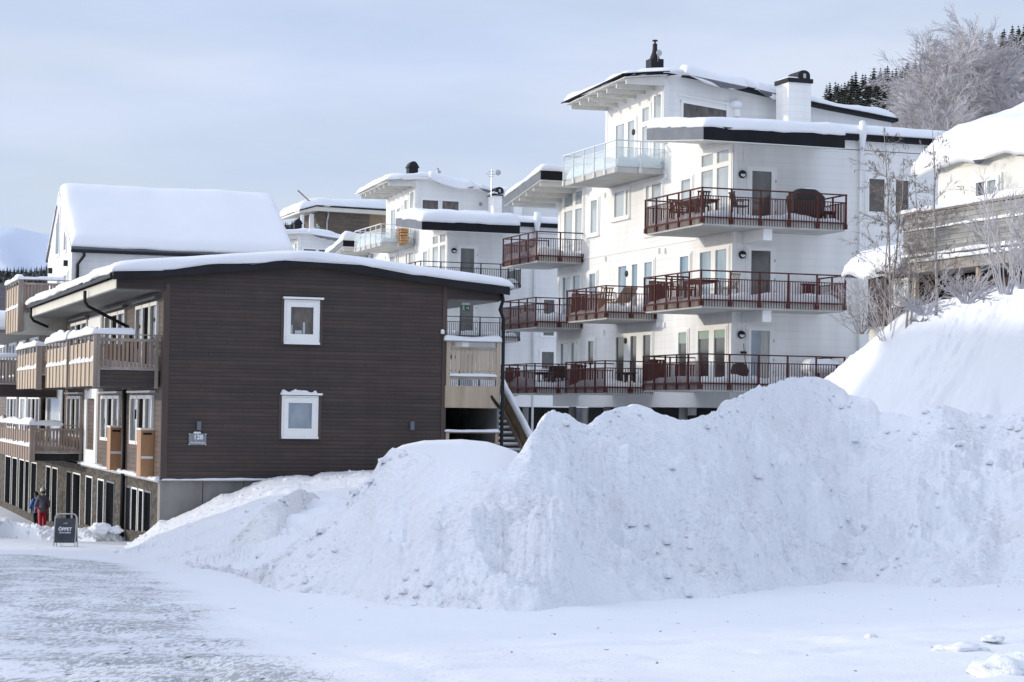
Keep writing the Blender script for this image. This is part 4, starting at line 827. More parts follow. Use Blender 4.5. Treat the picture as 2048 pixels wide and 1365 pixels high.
# ------------------------------------------------------------------ the brown house
XB, XBR, XE = 10.57, 19.30, 9.10                          # side wall, right end of the front wall, eave
BF = Wall('Y', YB); BS = Wall('X', XB)
bh = thing('brown_house', (XB, YB, -4.2), 'long dark brown clad house with a low snowy gable roof and wooden side balconies', 'house')
rprof = [(8.98, 3.90), (14.93, 4.50), (21.25, 3.84)]
rzB = lambda x: float(np.interp(x, *zip(*rprof)))
YBK = 85.2
def brown_house():
    q = MB(); front = [(XB, -2.2), (XBR, -2.2), (XBR, rzB(XBR)-.1), (14.93, 4.40), (XB, rzB(XB)-.1)]
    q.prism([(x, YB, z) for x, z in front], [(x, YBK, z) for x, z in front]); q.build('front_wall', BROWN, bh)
    q = MB(); l = [(XE+.03, 3.42), (XB-.003, 3.42), (XB-.003, rzB(XB)-.1), (XE+.03, rzB(XE)-.1)]; q.prism([(x, YB, z) for x, z in l], [(x, YB+.12, z) for x, z in l]); q.build('gable_overhang_panel', BROWN, bh)
    q = MB(); l = [(XBR+.003, 3.42), (21.08, 3.42), (21.08, rzB(21.08)-.1), (XBR+.003, rzB(XBR)-.1)]; q.prism([(x, YB, z) for x, z in l], [(x, YB+.12, z) for x, z in l]); q.build('gable_overhang_panel', BROWN, bh)
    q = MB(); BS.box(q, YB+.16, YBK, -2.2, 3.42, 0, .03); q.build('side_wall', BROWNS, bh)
    for a in (XB, XBR-.14):
        q = MB(); BF.box(q, a, a+.14, -2.2, rzB(a)-.14 if a > 15 else 3.6, 0, .03); q.build('corner_board', TRIMB, bh)
    q = MB(); BS.box(q, YB-.03, YB+.16, -2.2, 3.42, 0, .05); q.build('corner_board', TRIMB, bh)
    # roof: dark sheet, black verge, snow
    q = MB(); 
    for (xa, za), (xb, zb) in zip(rprof[:-1], rprof[1:]):
        q.quadbox([(xa, 61.95, za-.10), (xb, 61.95, zb-.10), (xb, YBK+.2, zb-.10), (xa, YBK+.2, za-.10), (xa, 61.95, za+.03), (xb, 61.95, zb+.03), (xb, YBK+.2, zb+.03), (xa, YBK+.2, za+.03)])
    rf = q.build('roof', BLACK, bh)
    q = MB()
    for (xa, za), (xb, zb) in zip(rprof[:-1], rprof[1:]):
        q.quadbox([(xa, 61.90, za-.25), (xb, 61.90, zb-.25), (xb, 61.945, zb-.25), (xa, 61.945, za-.25), (xa, 61.90, za+.05), (xb, 61.90, zb+.05), (xb, 61.945, zb+.05), (xa, 61.945, za+.05)])
    q.build('verge_board', BLACK, rf)
    def f(u, v):
        x = 8.93+12.4*u; k = 1-min(1, abs(x-14.93)/1.2); return (x, 61.87+23.6*v, rzB(x)+.03-.05*k*k)
    snow_pad(f, 12.4, 23.6, .29, 77, .10, .5, .10, .05, res=.35, f=.35).build('snow_cover', SNOWR, rf, smooth=True)
    q = MB(); ne = 300; V = []; F = []                    # folded sheet edge under the snow along the eave
    for k in range(ne+1):
        y = YB+k*23/ne; d_ = .035 if k % 2 else -.015
        V += [(8.93, y, 3.84), (8.93, y, 3.74-d_), (8.99, y, 3.74-d_), (8.99, y, 3.84)]
    for k in range(ne):
        for a_ in range(4): b_ = (a_+1) % 4; F.append((4*k+a_, 4*k+b_, 4*k+4+b_, 4*k+4+a_))
    F += [(3, 2, 1, 0), (4*ne, 4*ne+1, 4*ne+2, 4*ne+3)]; q.add(V, F)
    q.build('corrugated_edge', BLACK, rf)
    q = MB(); q.box(XE-.0, XE+.03, YB-.01, YBK-.1, 3.42, 3.72); q.build('eave_fascia', CREAM, bh)
    q = MB(); q.box(XE+.035, XB-.003, YB+.125, YBK-.1, 3.39, 3.418); q.build('soffit', GREYS, bh)
    q = MB(); q.box(XBR+.003, 21.05, YB+.125, YB+8, 3.39, 3.418); q.build('soffit', GREYS, bh)
    q = MB(); q.box(21.05, 21.08, YB+.12, YB+8, 3.42, 3.75); q.build('eave_fascia', BLACK, bh)
    # front windows
    for (x0, x1, y0, y1, pm, k) in ((573, 635, 604, 684, P_BROWN, 0), (568, 632, 796, 873, P_FROST, 1)):
        a0, a1 = aY(x0, y0, YB)[0], aY(x1, y0, YB)[0]; z1, z0 = aY(x0, y0, YB)[2], aY(x0, y1, YB)[2]
        wn = window(BF, bh, a0, a1, z0, z1, [(a0+.13, a1-.13, z0+.24, z1-.15)], [pm], depth=.07)
        q = MB(); BF.box(q, a0-.12, a1+.17, z1+.09, z1+.15, 0, .14); q.build('head_board', WHITE, wn)
        if k: snow_pad(flat(a0-.10, a1+.0, YB-.13, YB-.01, z1+.15), 1.0, .13, .06, 5, .0, .05, .9, 0, res=.04, f=6).build('snow', SNOW, wn, smooth=True)
        else:
            for (u0, u1, h) in ((.03, .09, .26), (.55, .64, .35), (.2, .5, .10)):
                q = MB(); w_ = a1-a0-.26; BF.box(q, a0+.13+w_*u0, a0+.13+w_*u1*1.0, z0+.25, z0+.25+h, .018, .03); q.build('window_ornament', P_CURT, wn)
        for t in (-.2, 1.0):
            q = MB(); x_ = a0-.16 if t < 0 else a1+.08; BF.box(q, x_, x_+.08, z0-.1, z1+.12, 0, .022); q.build('side_board', TRIMB, wn)
    # small fittings on the wall
    q = MB(); p = aY(397, 852, YB); BF.box(q, p[0]-.06, p[0]+.06, p[2]-.13, p[2]+.13, 0, .12); q.build('wall_light', FASCIAG, bh)
    q = MB(); p = aY(823, 852, YB); BF.box(q, p[0]-.06, p[0]+.06, p[2]-.13, p[2]+.13, 0, .12); q.build('wall_light', FASCIAG, bh)
    q = MB(); p = aY(884, 664, YB); q.lathe((p[0], YB-.06, p[2]), [(.06, -.07), (.062, .02), (.05, .06), (.01, .075)], 12); q.build('sensor', WHITE, bh, smooth=True)
    # concrete base, snow-topped ledge, panel joints
    q = MB(); q.box(XB-.03, 19.2, YB+.06, YB+.5, -5, -2.23); c = q.build('foundation', CONC, bh)
    for x in (405, 487):
        p = aY(x, 1000, YB+.06); q = MB(); q.box(p[0]-.008, p[0]+.008, YB+.052, YB+.059, -4.5, -2.24); q.build('panel_joint', CONCD, c)
    q = MB(); q.box(XB-.02, 19.2, YB-.05, YB+.06, -2.228, -2.205); q.build('drip_ledge', STEEL, c)
    snow_pad(flat(XB, 19.1, YB-.06, YB+.02, -2.205), 8.5, .10, .055, 9, .0, .04, .5, 0, res=.15, f=1.5).build('snow', SNOW, c, smooth=True)
    # stone clad base on the side with dark window openings
    q = MB(); q.box(XB+.0, XB+.5, YB+.55, 118, -6.2, -2.28); st = q.build('stone_base', STONE, bh)
    q = MB(); q.box(XB-.10, XB+.02, YB+.1, 79.4, -2.29, -2.21); lg = q.build('ledge', STEEL, bh)
    snow_pad(flat(XB-.20, XB+.02, YB+.1, 79.6, -2.21), .25, 17, .09, 19, .02, .07, .5, .01, res=.3, f=1).build('snow', SNOW, lg, smooth=True)
    S = Wall('X', XB)
    for (x0, x1) in ((289, 302), (278, 286), (264, 274), (253, 261), (213, 228), (196, 207), (172, 184), (146, 160), (133, 142), (104, 114), (92, 100), (62, 72), (50, 57), (38, 47), (24, 33), (10, 20)):
        y0, y1 = sorted((aX(x0, 1000, XB)[1], aX(x1, 1000, XB)[1])); zb = gz(XB, y0)+.35
        fr = MB(); S.box(fr, y0-.05, y0+.03, zb, -2.62, .0, .015); S.box(fr, y1-.03, y1+.05, zb, -2.62, 0, .03); S.box(fr, y0+.03, y1-.03, -2.68, -2.62, 0, .015)
        w_ = fr.build('base_window', FASCIAG if x0 % 2 else WHITE, bh); q = MB(); S.box(q, y0+.03, y1-.03, zb, -2.68, .004, .015); q.build('pane', P_BLACK, w_)
    # side windows (three narrow lights each) and white doors
    def tri(x0, x1, zt, zb, n=3):
        y0, y1 = sorted((aX(x0, 700, XB)[1], aX(x1, 700, XB)[1])); wd = (y1-y0)/n; pn = []
        fr = MB()
        for k in range(n):
            a, b = y0+k*wd+.05, y0+(k+1)*wd-.05
            for c in ((a, a+.11, zb, zt), (b-.11, b, zb, zt), (a+.11, b-.11, zt-.11, zt), (a+.11, b-.11, zb, zb+.11)): BS.box(fr, *c, .03, .11)
        w_ = fr.build('window', WHITE, bh)
        for k in range(n):
            a, b = y0+k*wd+.05, y0+(k+1)*wd-.05; q = MB(); BS.box(q, a+.11, b-.11, zb+.11, zt-.11, .035, .05); q.build('pane', P_BLACK if k % 2 else P_DARK, w_)
        q = MB(); BS.box(q, y0-.1, y1+.1, zt+.08, zt+.14, .03, .2); q.build('head_board', FASCIAG if zt > 2 else WHITE, w_)
    for x0, x1 in ((275, 319), (213, 254), (145, 178)): tri(x0, x1, 3.12, 1.1)
    for x0, x1 in ((268, 313), (209, 246), (141, 168), (62, 86), (20, 40)): tri(x0, x1, .30, -1.25)
    for x0, x1, zt, zb in ((180, 205, 3.1, 1.05), (176, 200, .55, -2.15), (98, 128, .55, -2.1), (44, 58, .55, -2.1)):
        y0, y1 = sorted((aX(x0, 700, XB)[1], aX(x1, 700, XB)[1])); window(BS, bh, y0, y1, zb, zt, [(y0+.5, y1-.6, zb+.5, zt-.35)], [P_CURT], name='balcony_door', depth=.09, sill=False)
    # orange privacy boxes between the lower windows
    for (x0, x1, yt, yb) in ((271, 296, 860, 950), (211, 231, 855, 934)):
        pa = aX(x0+8, yt, XB-.35); q = MB(); y0 = pa[1]; z1 = pa[2]; q.box(XB-.42, XB-.03, y0-.75, y0, -2.16, z1); b = q.build('privacy_box', WOODO, bh)
        q = MB(); q.box(XB-.44, XB-.02, y0-.77, y0+.02, z1+.002, z1+.06); q.build('lid', WHITE, b); q = MB(); q.box(XB-.36, XB-.10, y0-.765, y0-.752, z1-.14, z1-.08); q.build('slot', BLACK, b)
        q = MB(); q.box(XB-.40, XB-.05, y0-.765, y0-.752, -1.62, -1.54); q.build('crosspiece', WHITE, b)
    # drainpipes
    def pipe(pts, r=.055): q = MB(); q.tube(pts, r, 10); q.build('drainpipe', BLACK, bh, smooth=True)
    t = aX(170, 582, 8.98); b = aX(262, 662, XB-.12); pipe([t, (t[0], t[1], t[2]-.35), (t[0]+.1, t[1]-.05, t[2]-.5), (b[0]-.1, b[1], b[2]+.12), (b[0], b[1], b[2]-.1), (b[0], b[1], 1.0)])
    t = aX(62, 616, 8.98); b = aX(118, 668, XB-.12); pipe([t, (t[0], t[1], t[2]-.35), (t[0]+.1, t[1]-.05, t[2]-.5), (b[0]-.1, b[1], b[2]+.12), (b[0], b[1], b[2]-.1), (b[0], b[1], 1.0)])
    p = aX(247, 900, XB-.12); pipe([(p[0], p[1], .5), (p[0], p[1], gz(p[0], p[1]))], .075)
    t = aY(1007, 588, YB-.12); pipe([(t[0]-.05, YB-.1, t[2]), (t[0]+.0, YB-.1, t[2]-.2), (t[0]-.1, YB-.1, t[2]-.5), (21.12, YB-.1, t[2]-.8), (21.12, YB-.1, .5), (21.10, YB-.1, -3.2)])
    t = aY(985, 786, YB-.1); pipe([(t[0]-.1, YB+.1, t[2]+.1), (t[0], YB-.05, t[2]-.15), (21.02, YB-.09, t[2]-.45)], .05)
    for y, z in ((66.5, 1.9), (66.5, -.3)):
        q = MB(); q.lathe((XB-.12, y, z), [(.05, -.15), (.05, .15)], 10); q.build('side_light', BLACK, bh)
brown_house()

def rail_snow(par, x0, x1, y0, y1, z, t=.12, sd=0):
    lx, ly = abs(x1-x0), abs(y1-y0); snow_pad(flat(x0, x1, y0, y1, z), lx, ly, t, sd, .02, min(lx, ly)*.5, .4, .01, res=.2, f=1.2).build('snow', SNOW, par, smooth=True)
def wood_balcony(owner, x0, x1, y0, y1, zb, zf, zt, fm=WOODL, sm=WOODG, sd=0, snow=.14, posts=(), under=BROWN):
    """boarded balcony: corner posts, side face (looking left) of broad boards, front face of slats between rails"""
    q = MB(); q.box(x0+.03, x1, y0+.03, y1, zb, zf); b = q.build('balcony', under, owner)
    q = MB(); q.box(x0-.04, x0+.06, y0-.05, y0+.09, zb-.05, zt-.02); q.build('post', sm, b)
    q = MB(); q.box(x0+.065, x0+.16, y0-.05, y0+.05, zb-.05, zt-.02); q.build('post', sm, b)
    q = MB(); q.box(x1-.16, x1-.06, y0-.05, y0+.05, zb-.05, zt-.02); q.build('post', sm, b)
    n = max(3, int((y1-y0)/.85)); st = (y1-y0-.1)/n
    for k in range(n):                                    # side boards with battens between
        a = y0+.1+k*st; q = MB(); q.box(x0-.01, x0+.015, a+.02, a+st-.10, zf+.35, zt-.22); q.build('side_board', fm, b)
        q = MB(); q.box(x0-.012, x0+.012, a+.02, a+st-.10, zb, zf+.24); q.build('side_board', fm, b)
        q = MB(); q.box(x0-.04, x0+.0, a+st-.09, a+st, zb, zt-.04); q.build('batten', sm, b)
        snow_pad(flat(x0-.05, x0+.10, a, a+st-.1, zf+.24), .15, st, .16, sd+k, .0, .07, .3, 0, res=.15, f=1).build('snow', SNOW, b, smooth=True)
    n = max(4, int((x1-x0)/.145)); st = (x1-x0-.34)/n
    q = MB()
    for k in range(n): q.box(x0+.18+k*st, x0+.18+k*st+st*.62, y0-.015, y0+.012, zf+.10, zt-.20)
    q.build('front_slats', fm if fm is not WOODL else WOODR, b)
    q = MB(); q.box(x0+.16, x1-.16, y0-.03, y0+.03, zt-.21, zt-.12); q.box(x0+.16, x1-.16, y0-.035, y0+.035, zf+.02, zf+.10); q.box(x0-.05, x1, y0-.05, y0+.06, zt-.02, zt+.01); q.box(x0-.05, x0+.06, y0, y1, zt-.02, zt+.01)
    q.build('rails', sm, b)
    rail_snow(b, x0-.10, x0+.16, y0-.08, y1, zt+.01, snow*1.5, sd+9); rail_snow(b, x0-.10, x1*.6+x0*.4, y0-.09, y0+.12, zt+.01, snow, sd+10)
    rail_snow(b, x0+.1, x1-.1, y0+.0, y0+.3, zf+.02, .13, sd+11)
    snow_pad(flat(x0+.05, x1, y0+.05, y1-.02, zf), x1-x0, y1-y0, .22, sd, .0, .3, .4, 0).build('floor_snow', SNOW, b, smooth=True)
    return b
XBL = 8.6
wood_balcony(bh, XBL, XB-.04, 62.65, 68.3, .54, 1.02, 2.08, sd=1)
wood_balcony(bh, XBL, XB-.04, 68.9, 74.6, .54, 1.02, 2.08, sd=21, snow=.18)
wood_balcony(bh, XBL, XB-.04, 77.6, 84.3, .54, 1.02, 2.08, sd=41)
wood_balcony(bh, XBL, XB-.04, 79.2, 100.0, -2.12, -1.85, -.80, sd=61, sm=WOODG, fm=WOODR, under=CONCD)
# stair bay at the right end
def stair_bay():
    st = thing('stair_bay', (20.2, YB, -4), 'open wooden stair bay at the right end of the brown house', 'stairs')
    x0, x1 = XBR+.01, 21.08
    q = MB(); q.box(x0, x1, YB+.02, YB+6, .10, .50); q.build('gallery_deck', CONCS, st)
    q = MB(); q.box(x0-.05, x1-.10, YB-.06, YB+.0, .06, .74); q.build('deck_fascia', WOODL, st)
    q = MB(); q.box(x1-.06, x1-.0, YB+.1, YB+6, -4, .09); q.build('side_panel', varied('grey_side_panel', (.22, .22, .21), (.30, .30, .29), 2, .8), st)
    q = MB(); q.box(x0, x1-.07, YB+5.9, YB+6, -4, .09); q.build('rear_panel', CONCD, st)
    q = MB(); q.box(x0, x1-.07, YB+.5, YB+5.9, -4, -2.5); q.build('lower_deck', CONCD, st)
    def slats(z0, z1, cap):
        q = MB(); n = 11
        for k in range(n): q.box(x0+.16+k*.135, x0+.16+k*.135+.10, YB-.03, YB-.005, z0, z1)
        s = q.build('slat_panel', WOODL, st)
        q = MB(); q.box(x0+.1, x1-.16, YB-.05, YB+.02, z1, z1+.09); q.build('top_rail', WOODG, s); q = MB(); q.box(x0+.1, x1-.16, YB-.05, YB+.02, z0-.12, z0-.01); q.build('bottom_rail', WOODG, s)
        rail_snow(s, x0+.1, x1-.15, YB-.08, YB+.05, z0-.01, .07, 5)
    slats(1.06, 1.86, True)
    for a in (x0-.02, x1-.16):
        q = MB(); q.box(a, a+.12, YB-.07, YB+.06, .1, 2.1); q.build('post', WOODL, st)
    q = MB(); q.box(x0-.08, x1, YB-.10, YB+.10, 2.1, 2.14); cp = q.build('rail_cap', WOODG, st); rail_snow(cp, x0-.1, x1+.02, YB-.12, YB+.12, 2.14, .15, 8)
    # lowest rail
    for a in (x0, x1-.16):
        q = MB(); q.box(a, a+.10, YB-.07, YB+.03, -2.2, -.72); q.build('post', WOODL, st)
    q = MB(); q.box(x0-.02, x1-.03, YB-.08, YB+.06, -.72, -.68); cp = q.build('rail_cap', WOODG, st); rail_snow(cp, x0-.04, x1-.02, YB-.10, YB+.08, -.68, .08, 12)
    q = MB(); q.box(x0+.1, x1-.16, YB-.04, YB+.01, -1.12, -1.02)
    for k in range(12): q.box(x0+.12+k*.13, x0+.12+k*.13+.085, YB-.02, YB+.0, -2.0, -1.12)
    q.build('slat_panel', WOODL, st)
    # exit sign under the soffit
    p = aY(931, 612, YB+1.2); q = MB(); q.box(p[0]-.14, p[0]+.14, YB+1.18, YB+1.24, p[2]+.02, p[2]+.14); e = q.build('exit_sign_housing', RAILW, st)
    q = MB(); q.box(p[0]-.14, p[0]+.15, YB+1.19, YB+1.21, p[2]-.17, p[2]+.018); sgn = q.build('exit_sign', GREENS, e)
    q = MB(); y = YB+1.182; X_ = p[0]; Z_ = p[2]
    def pl(pts): n = [(X_+a, y, Z_+b) for a, b in pts]; q.prism(n, [(a, b+.006, c) for a, b, c in n])
    pl([(.02, -.05), (.08, -.05), (.08, -.015), (.13, -.07), (.08, -.125), (.08, -.09), (.02, -.09)])
    pl([(-.08, -.02), (-.05, -.02), (-.05, .01), (-.08, .01)]); pl([(-.10, -.03), (-.04, -.03), (-.05, -.09), (-.09, -.09)]); pl([(-.09, -.09), (-.05, -.09), (-.02, -.15), (-.045, -.15)]); pl([(-.09, -.09), (-.07, -.09), (-.10, -.15), (-.12, -.14)])
    q.build('arrow_and_figure', SIGNW, sgn)
    # outside flight
    f = thing('outdoor_staircase', (21.8, 64, -3), 'snowy outdoor staircase with a boarded handrail behind the drainpipe', 'stairs')
    a = aX(1003, 762, 22.3); b = aX(1066, 884, 22.3); n = 11
    for k in range(n):
        t0 = k/n; y = a[1]+(b[1]-a[1])*t0; z = (a[2]-1.0)+(b[2]-a[2])*t0; dy = (b[1]-a[1])/n
        q = MB(); q.box(21.2, 22.26, y+dy, y-.02, z-.04, z); s = q.build('tread', WOODG, f); snow_pad(flat(21.22, 22.24, y+dy+.02, y-.04, z), 1, abs(dy), .07, k, 0, .05, .2, 0, res=.2).build('snow', SNOW, s, smooth=True)
    q = MB(); n = 30; ys = np.linspace(a[1], b[1]-.0, n+1)
    for k in range(n):
        za = a[2]+(b[2]-a[2])*k/n; zb = a[2]+(b[2]-a[2])*(k+1)/n; q.quadbox([(22.3, ys[k], za-1.1), (22.33, ys[k], za-1.1), (22.33, ys[k+1]+.015, zb-1.1), (22.3, ys[k+1]+.015, zb-1.1), (22.3, ys[k], za-.03), (22.33, ys[k], za-.03), (22.33, ys[k+1]+.015, zb-.03), (22.3, ys[k+1]+.015, zb-.03)])
    q.build('board_rail', varied('stair_boards', (.19, .125, .07), (.30, .21, .13), 4, .7), f)
    q = MB(); q.bar((22.24, a[1], a[2]-.75), (22.24, b[1], b[2]-.75), .06, .12); q.build('string_board', WOODG, f)
    snow_pad(lambda u, v: (22.2+.22*u, a[1]+(b[1]-a[1])*v, a[2]+(b[2]-a[2])*v-.03), .24, 3.6, .14, 6, .02, .1, .3, 0, res=.2, f=1.5).build('snow', SNOW, f, smooth=True)
stair_bay()

# house number plate, folding board
def text_mesh(par, txt, size, m, loc, name='lettering', bold=0.0, ext=.004, align='CENTER', rz=0, rx=math.pi/2):
    c = bpy.data.curves.new(name, 'FONT'); c.body = txt; c.size = size; c.align_x = align; c.align_y = 'CENTER'; c.extrude = ext; c.offset = bold
    t = bpy.data.objects.new(name, c); COL.objects.link(t); dg = bpy.context.evaluated_depsgraph_get(); me = bpy.data.meshes.new_from_object(t.evaluated_get(dg)); bpy.data.objects.remove(t)
    me.materials.clear(); me.materials.append(m); o = bpy.data.objects.new(name, me); o.rotation_euler = (rx, 0, rz); o.location = loc; return put(o, par)
p = aY(394.5, 879, YB); zc = p[2]; sx, sz = .26, .17
q = MB(); q.box(p[0]-sx, p[0]+sx, YB-.05, YB-.02, zc-sz, zc+sz); hn = top(q, 'house_number_plate', SIGNG, (p[0], YB-.05, zc), 'grey house number plate reading 128 on the brown front wall', 'sign')
text_mesh(hn, '128', .19, SIGNW, (.02, -.004, .06), bold=.006)
text_mesh(hn, 'Vid Åreskogen', .075, SIGNW, (.01, -.004, -.10), bold=.001)
for a, b in ((-sx, -sz), (sx, -sz), (-sx, sz), (sx, sz)):
    q = MB(); q.box(p[0]+a*.95-.015, p[0]+a*.95+.015, YB-.06, YB-.051, zc+b*.92-.015, zc+b*.92+.015); q.build('corner_clip', RAILW, hn)
snow_pad(flat(p[0]-.12, p[0]+.1, YB-.06, YB-.01, zc+sz), .2, .05, .05, 3, 0, .03, .3, 0, res=.04).build('snow', SNOW, hn, smooth=True)

def folding_board():
    c = aD(131, 1094, 58.4); zg = gz(c[0], c[1]); c[2] = zg
    r = thing('folding_board', c, 'dark chalkboard A-frame sign with metal rim reading ÖPPET on the snow', 'sign'); r.rotation_euler = (0, 0, math.radians(-16))
    def loc(mb, name, m, par=r, **k):
        me = bpy.data.meshes.new(name); me.from_pydata(mb.v, [], mb.f); me.materials.append(m); o = bpy.data.objects.new(name, me); return put(o, par)
    W_, H_ = .29, .92
    def side(s):
        q = MB(); top_y, bot_y = .03*s, .24*s
        f = lambda x, z: (x, top_y+(bot_y-top_y)*(1-z/H_), z)
        pts = [f(-W_, 0), f(-W_, H_*.9), f(-W_+.03, H_*.965), f(-W_+.09, H_), f(W_-.09, H_), f(W_-.03, H_*.965), f(W_, H_*.9), f(W_, 0)]
        q.tube(pts, .017, 8); fr = loc(q, 'frame', STEEL)
        b = MB(); b.prism([f(-W_+.01, .13), f(W_-.01, .13), f(W_-.01, H_*.86), f(-W_+.01, H_*.86)], [tuple(np.array(f(x, z))+np.array([0, -.012*s*-1, 0])) for x, z in ((-W_+.01, .13), (W_-.01, .13), (W_-.01, H_*.86), (-W_+.01, H_*.86))])
        p_ = loc(b, 'panel', BOARD); return p_, f
    p_, f = side(-1); side(1)
    tilt = math.atan2(.21, H_)
    for txt, s, z, bd in (('ÖPPET', .125, .50, .004), ('VÄLKOMMEN', .055, .405, .001), ('CAFÉ', .045, .66, .0)):
        y = f(0, z)[1]-.008; text_mesh(p_, txt, s, SIGNW, (0, y, z), bold=bd, rx=math.pi/2-tilt)
    q = MB(); q.tube([f(W_*.0-.12, .12), (-.08, -.17, .05), (-.06, -.12, 0)], .006, 6); loc(q, 'chain', STEEL)
folding_board()

# ------------------------------------------------------------------ gabled house at the left and its terrace
def gable_house():
    g = thing('gable_house', (10.8, 86, -5), 'white gabled house with a steep snow covered roof behind the brown house', 'house')
    x0, x1, y0, y1 = 10.85, 19.9, 86.2, 94.6; ze = aY(147, 492, y0)[2]; ym = (y0+y1)/2; zr = aX(121, 384, x0)[2]*ym/aX(121, 384, x0)[1]
    pr = [(y0, 3.2), (y1, 3.2), (y1, ze), (ym, zr), (y0, ze)]
    q = MB(); q.prism([(x0, y, z) for y, z in pr], [(x1, y, z) for y, z in pr]); q.build('wall', WSIDG, g)
    q = MB(); q.box(x0-.1, x1, y0+.3, 118, -6, 3.19); q.build('lower_wall', BROWNG, g)
    q = MB(); o = .25; sl = (zr-ze)/(ym-y0)
    for s in (0, 1):
        ya, za = (y0-o, ze-o*sl) if s == 0 else (y1+o, ze-o*sl)
        q.quadbox([(x0-.08, ya, za), (x1+.1, ya, za), (x1+.1, ym, zr), (x0-.08, ym, zr), (x0-.08, ya, za+.10), (x1+.1, ya, za+.10), (x1+.1, ym, zr+.10), (x0-.08, ym, zr+.10)])
    rf = q.build('roof', FASCIAG, g)
    def fn(u, v):
        y = y0-o+(y1-y0+2*o)*v; k = 1-min(1, abs(y-ym)/.8); return (x0-.08+(x1-x0+.16)*u, y, zr+.12-sl*abs(y-ym)-.10*k*k)
    snow_pad(fn, x1-x0, (y1-y0), .36, 88, .03, .30, .10, .03, res=.3).build('snow_cover', SNOWR, rf, smooth=True)
    q = MB(); q.tube([(x0-.1, y0-.33, ze-.22), (x1, y0-.33, ze-.22)], .07, 8); q.build('gutter', BLACK, rf)
    q = MB(); q.tube([(x0+.42, y0-.33, ze-.2), (x0+.42, y0-.33, ze-.4), (x0+.2, y0-.1, ze-.75), (x0+.2, y0-.1, ze-2.8)], .07, 10); q.build('drainpipe', BLACK, g, smooth=True)
    W = Wall('X', x0)
    cb = MB(); W.box(cb, y0, y0+.2, 3.2, ze, 0, .025); cb.build('corner_board', WHITE, g)
    def pw(xa, xb, zt, zb, pts=None, m=P_CURT):
        a, b = sorted((aX(xa, 500, x0)[1], aX(xb, 500, x0)[1])); window(W, g, a, b, zb, zt, [(a+.12, b-.12, zb+.12, zt-.12)], [m], sill=False)
    pw(131, 138, 5.4, 3.5); pw(118, 128, 5.3, 3.5); pw(107, 116, 5.2, 3.5)
    for (xa, xb, za, zb, h0) in ((129, 134, 1.3, 2.0, .55), (113, 120, 2.1, 1.2, .45)):  # tall triangular gable lights
        a, b = sorted((aX(xa, 500, x0)[1], aX(xb, 500, x0)[1])); q = MB(); z = ze-.15
        ta = lambda y: zr-sl*abs(y-ym)-.55
        q.quadbox([W.P(a, z, 0), W.P(b, z, 0), W.P(b, z, .05), W.P(a, z, .05), W.P(a, ta(a), 0), W.P(b, ta(b), 0), W.P(b, ta(b), .05), W.P(a, ta(a), .05)]); w_ = q.build('gable_window', WHITE, g)
        e = .13; q = MB(); q.quadbox([W.P(a+e, z+e, .051), W.P(b-e, z+e, .051), W.P(b-e, z+e, .06), W.P(a+e, z+e, .06), W.P(a+e, ta(a+e)-.15, .051), W.P(b-e, ta(b-e)-.15, .051), W.P(b-e, ta(b-e)-.15, .06), W.P(a+e, ta(a+e)-.15, .06)]); q.build('pane', P_GREY, w_)
    for x, y in ((135, 527), (104, 542)):
        p = aX(x, y, x0); q = MB(); q.box(x0-.16, x0-.001, p[1]-.08, p[1]+.08, p[2]-.12, p[2]+.12); q.build('wall_light', BLACK, g)
    z_t = aX(33, 562, 8.7)[2]
    wood_balcony(g, 8.7, 11.6, 85.4, 90.4, z_t-2.05, z_t-1.35, z_t, sd=91, under=CREAM)
    wood_balcony(g, 7.6, 10.6, 87.0, 92.5, .25, .75, 1.85, sd=95, under=BROWN)
    q = MB(); q.box(7.4, 10.7, 92.6, 112, 3.0, 3.3); t = q.build('balcony_roof', GREYS, g); snow_pad(flat(7.3, 10.7, 92.6, 112, 3.3), 3.3, 18, .5, 96, .1, .5, .3, .1, res=.5).build('snow_cover', SNOWR, t, smooth=True)
    for k, (x, y) in enumerate(((32, 655), (20, 640))):
        pass
    # lower side windows seen below the terraces
    W2 = Wall('X', x0-.1)
    for xa, xb in ((62, 78), (40, 52), (20, 34), (2, 14)):
        a, b = sorted((aX(xa, 700, x0-.1)[1], aX(xb, 700, x0-.1)[1]))
        if a > 86.4: window(W2, g, a, b, 1.3, 3.0, [(a+.15, (a+b)/2-.1, 1.4, 2.9), ((a+b)/2+.1, b-.15, 1.4, 2.9)], [P_GREY], sill=False)
gable_house()

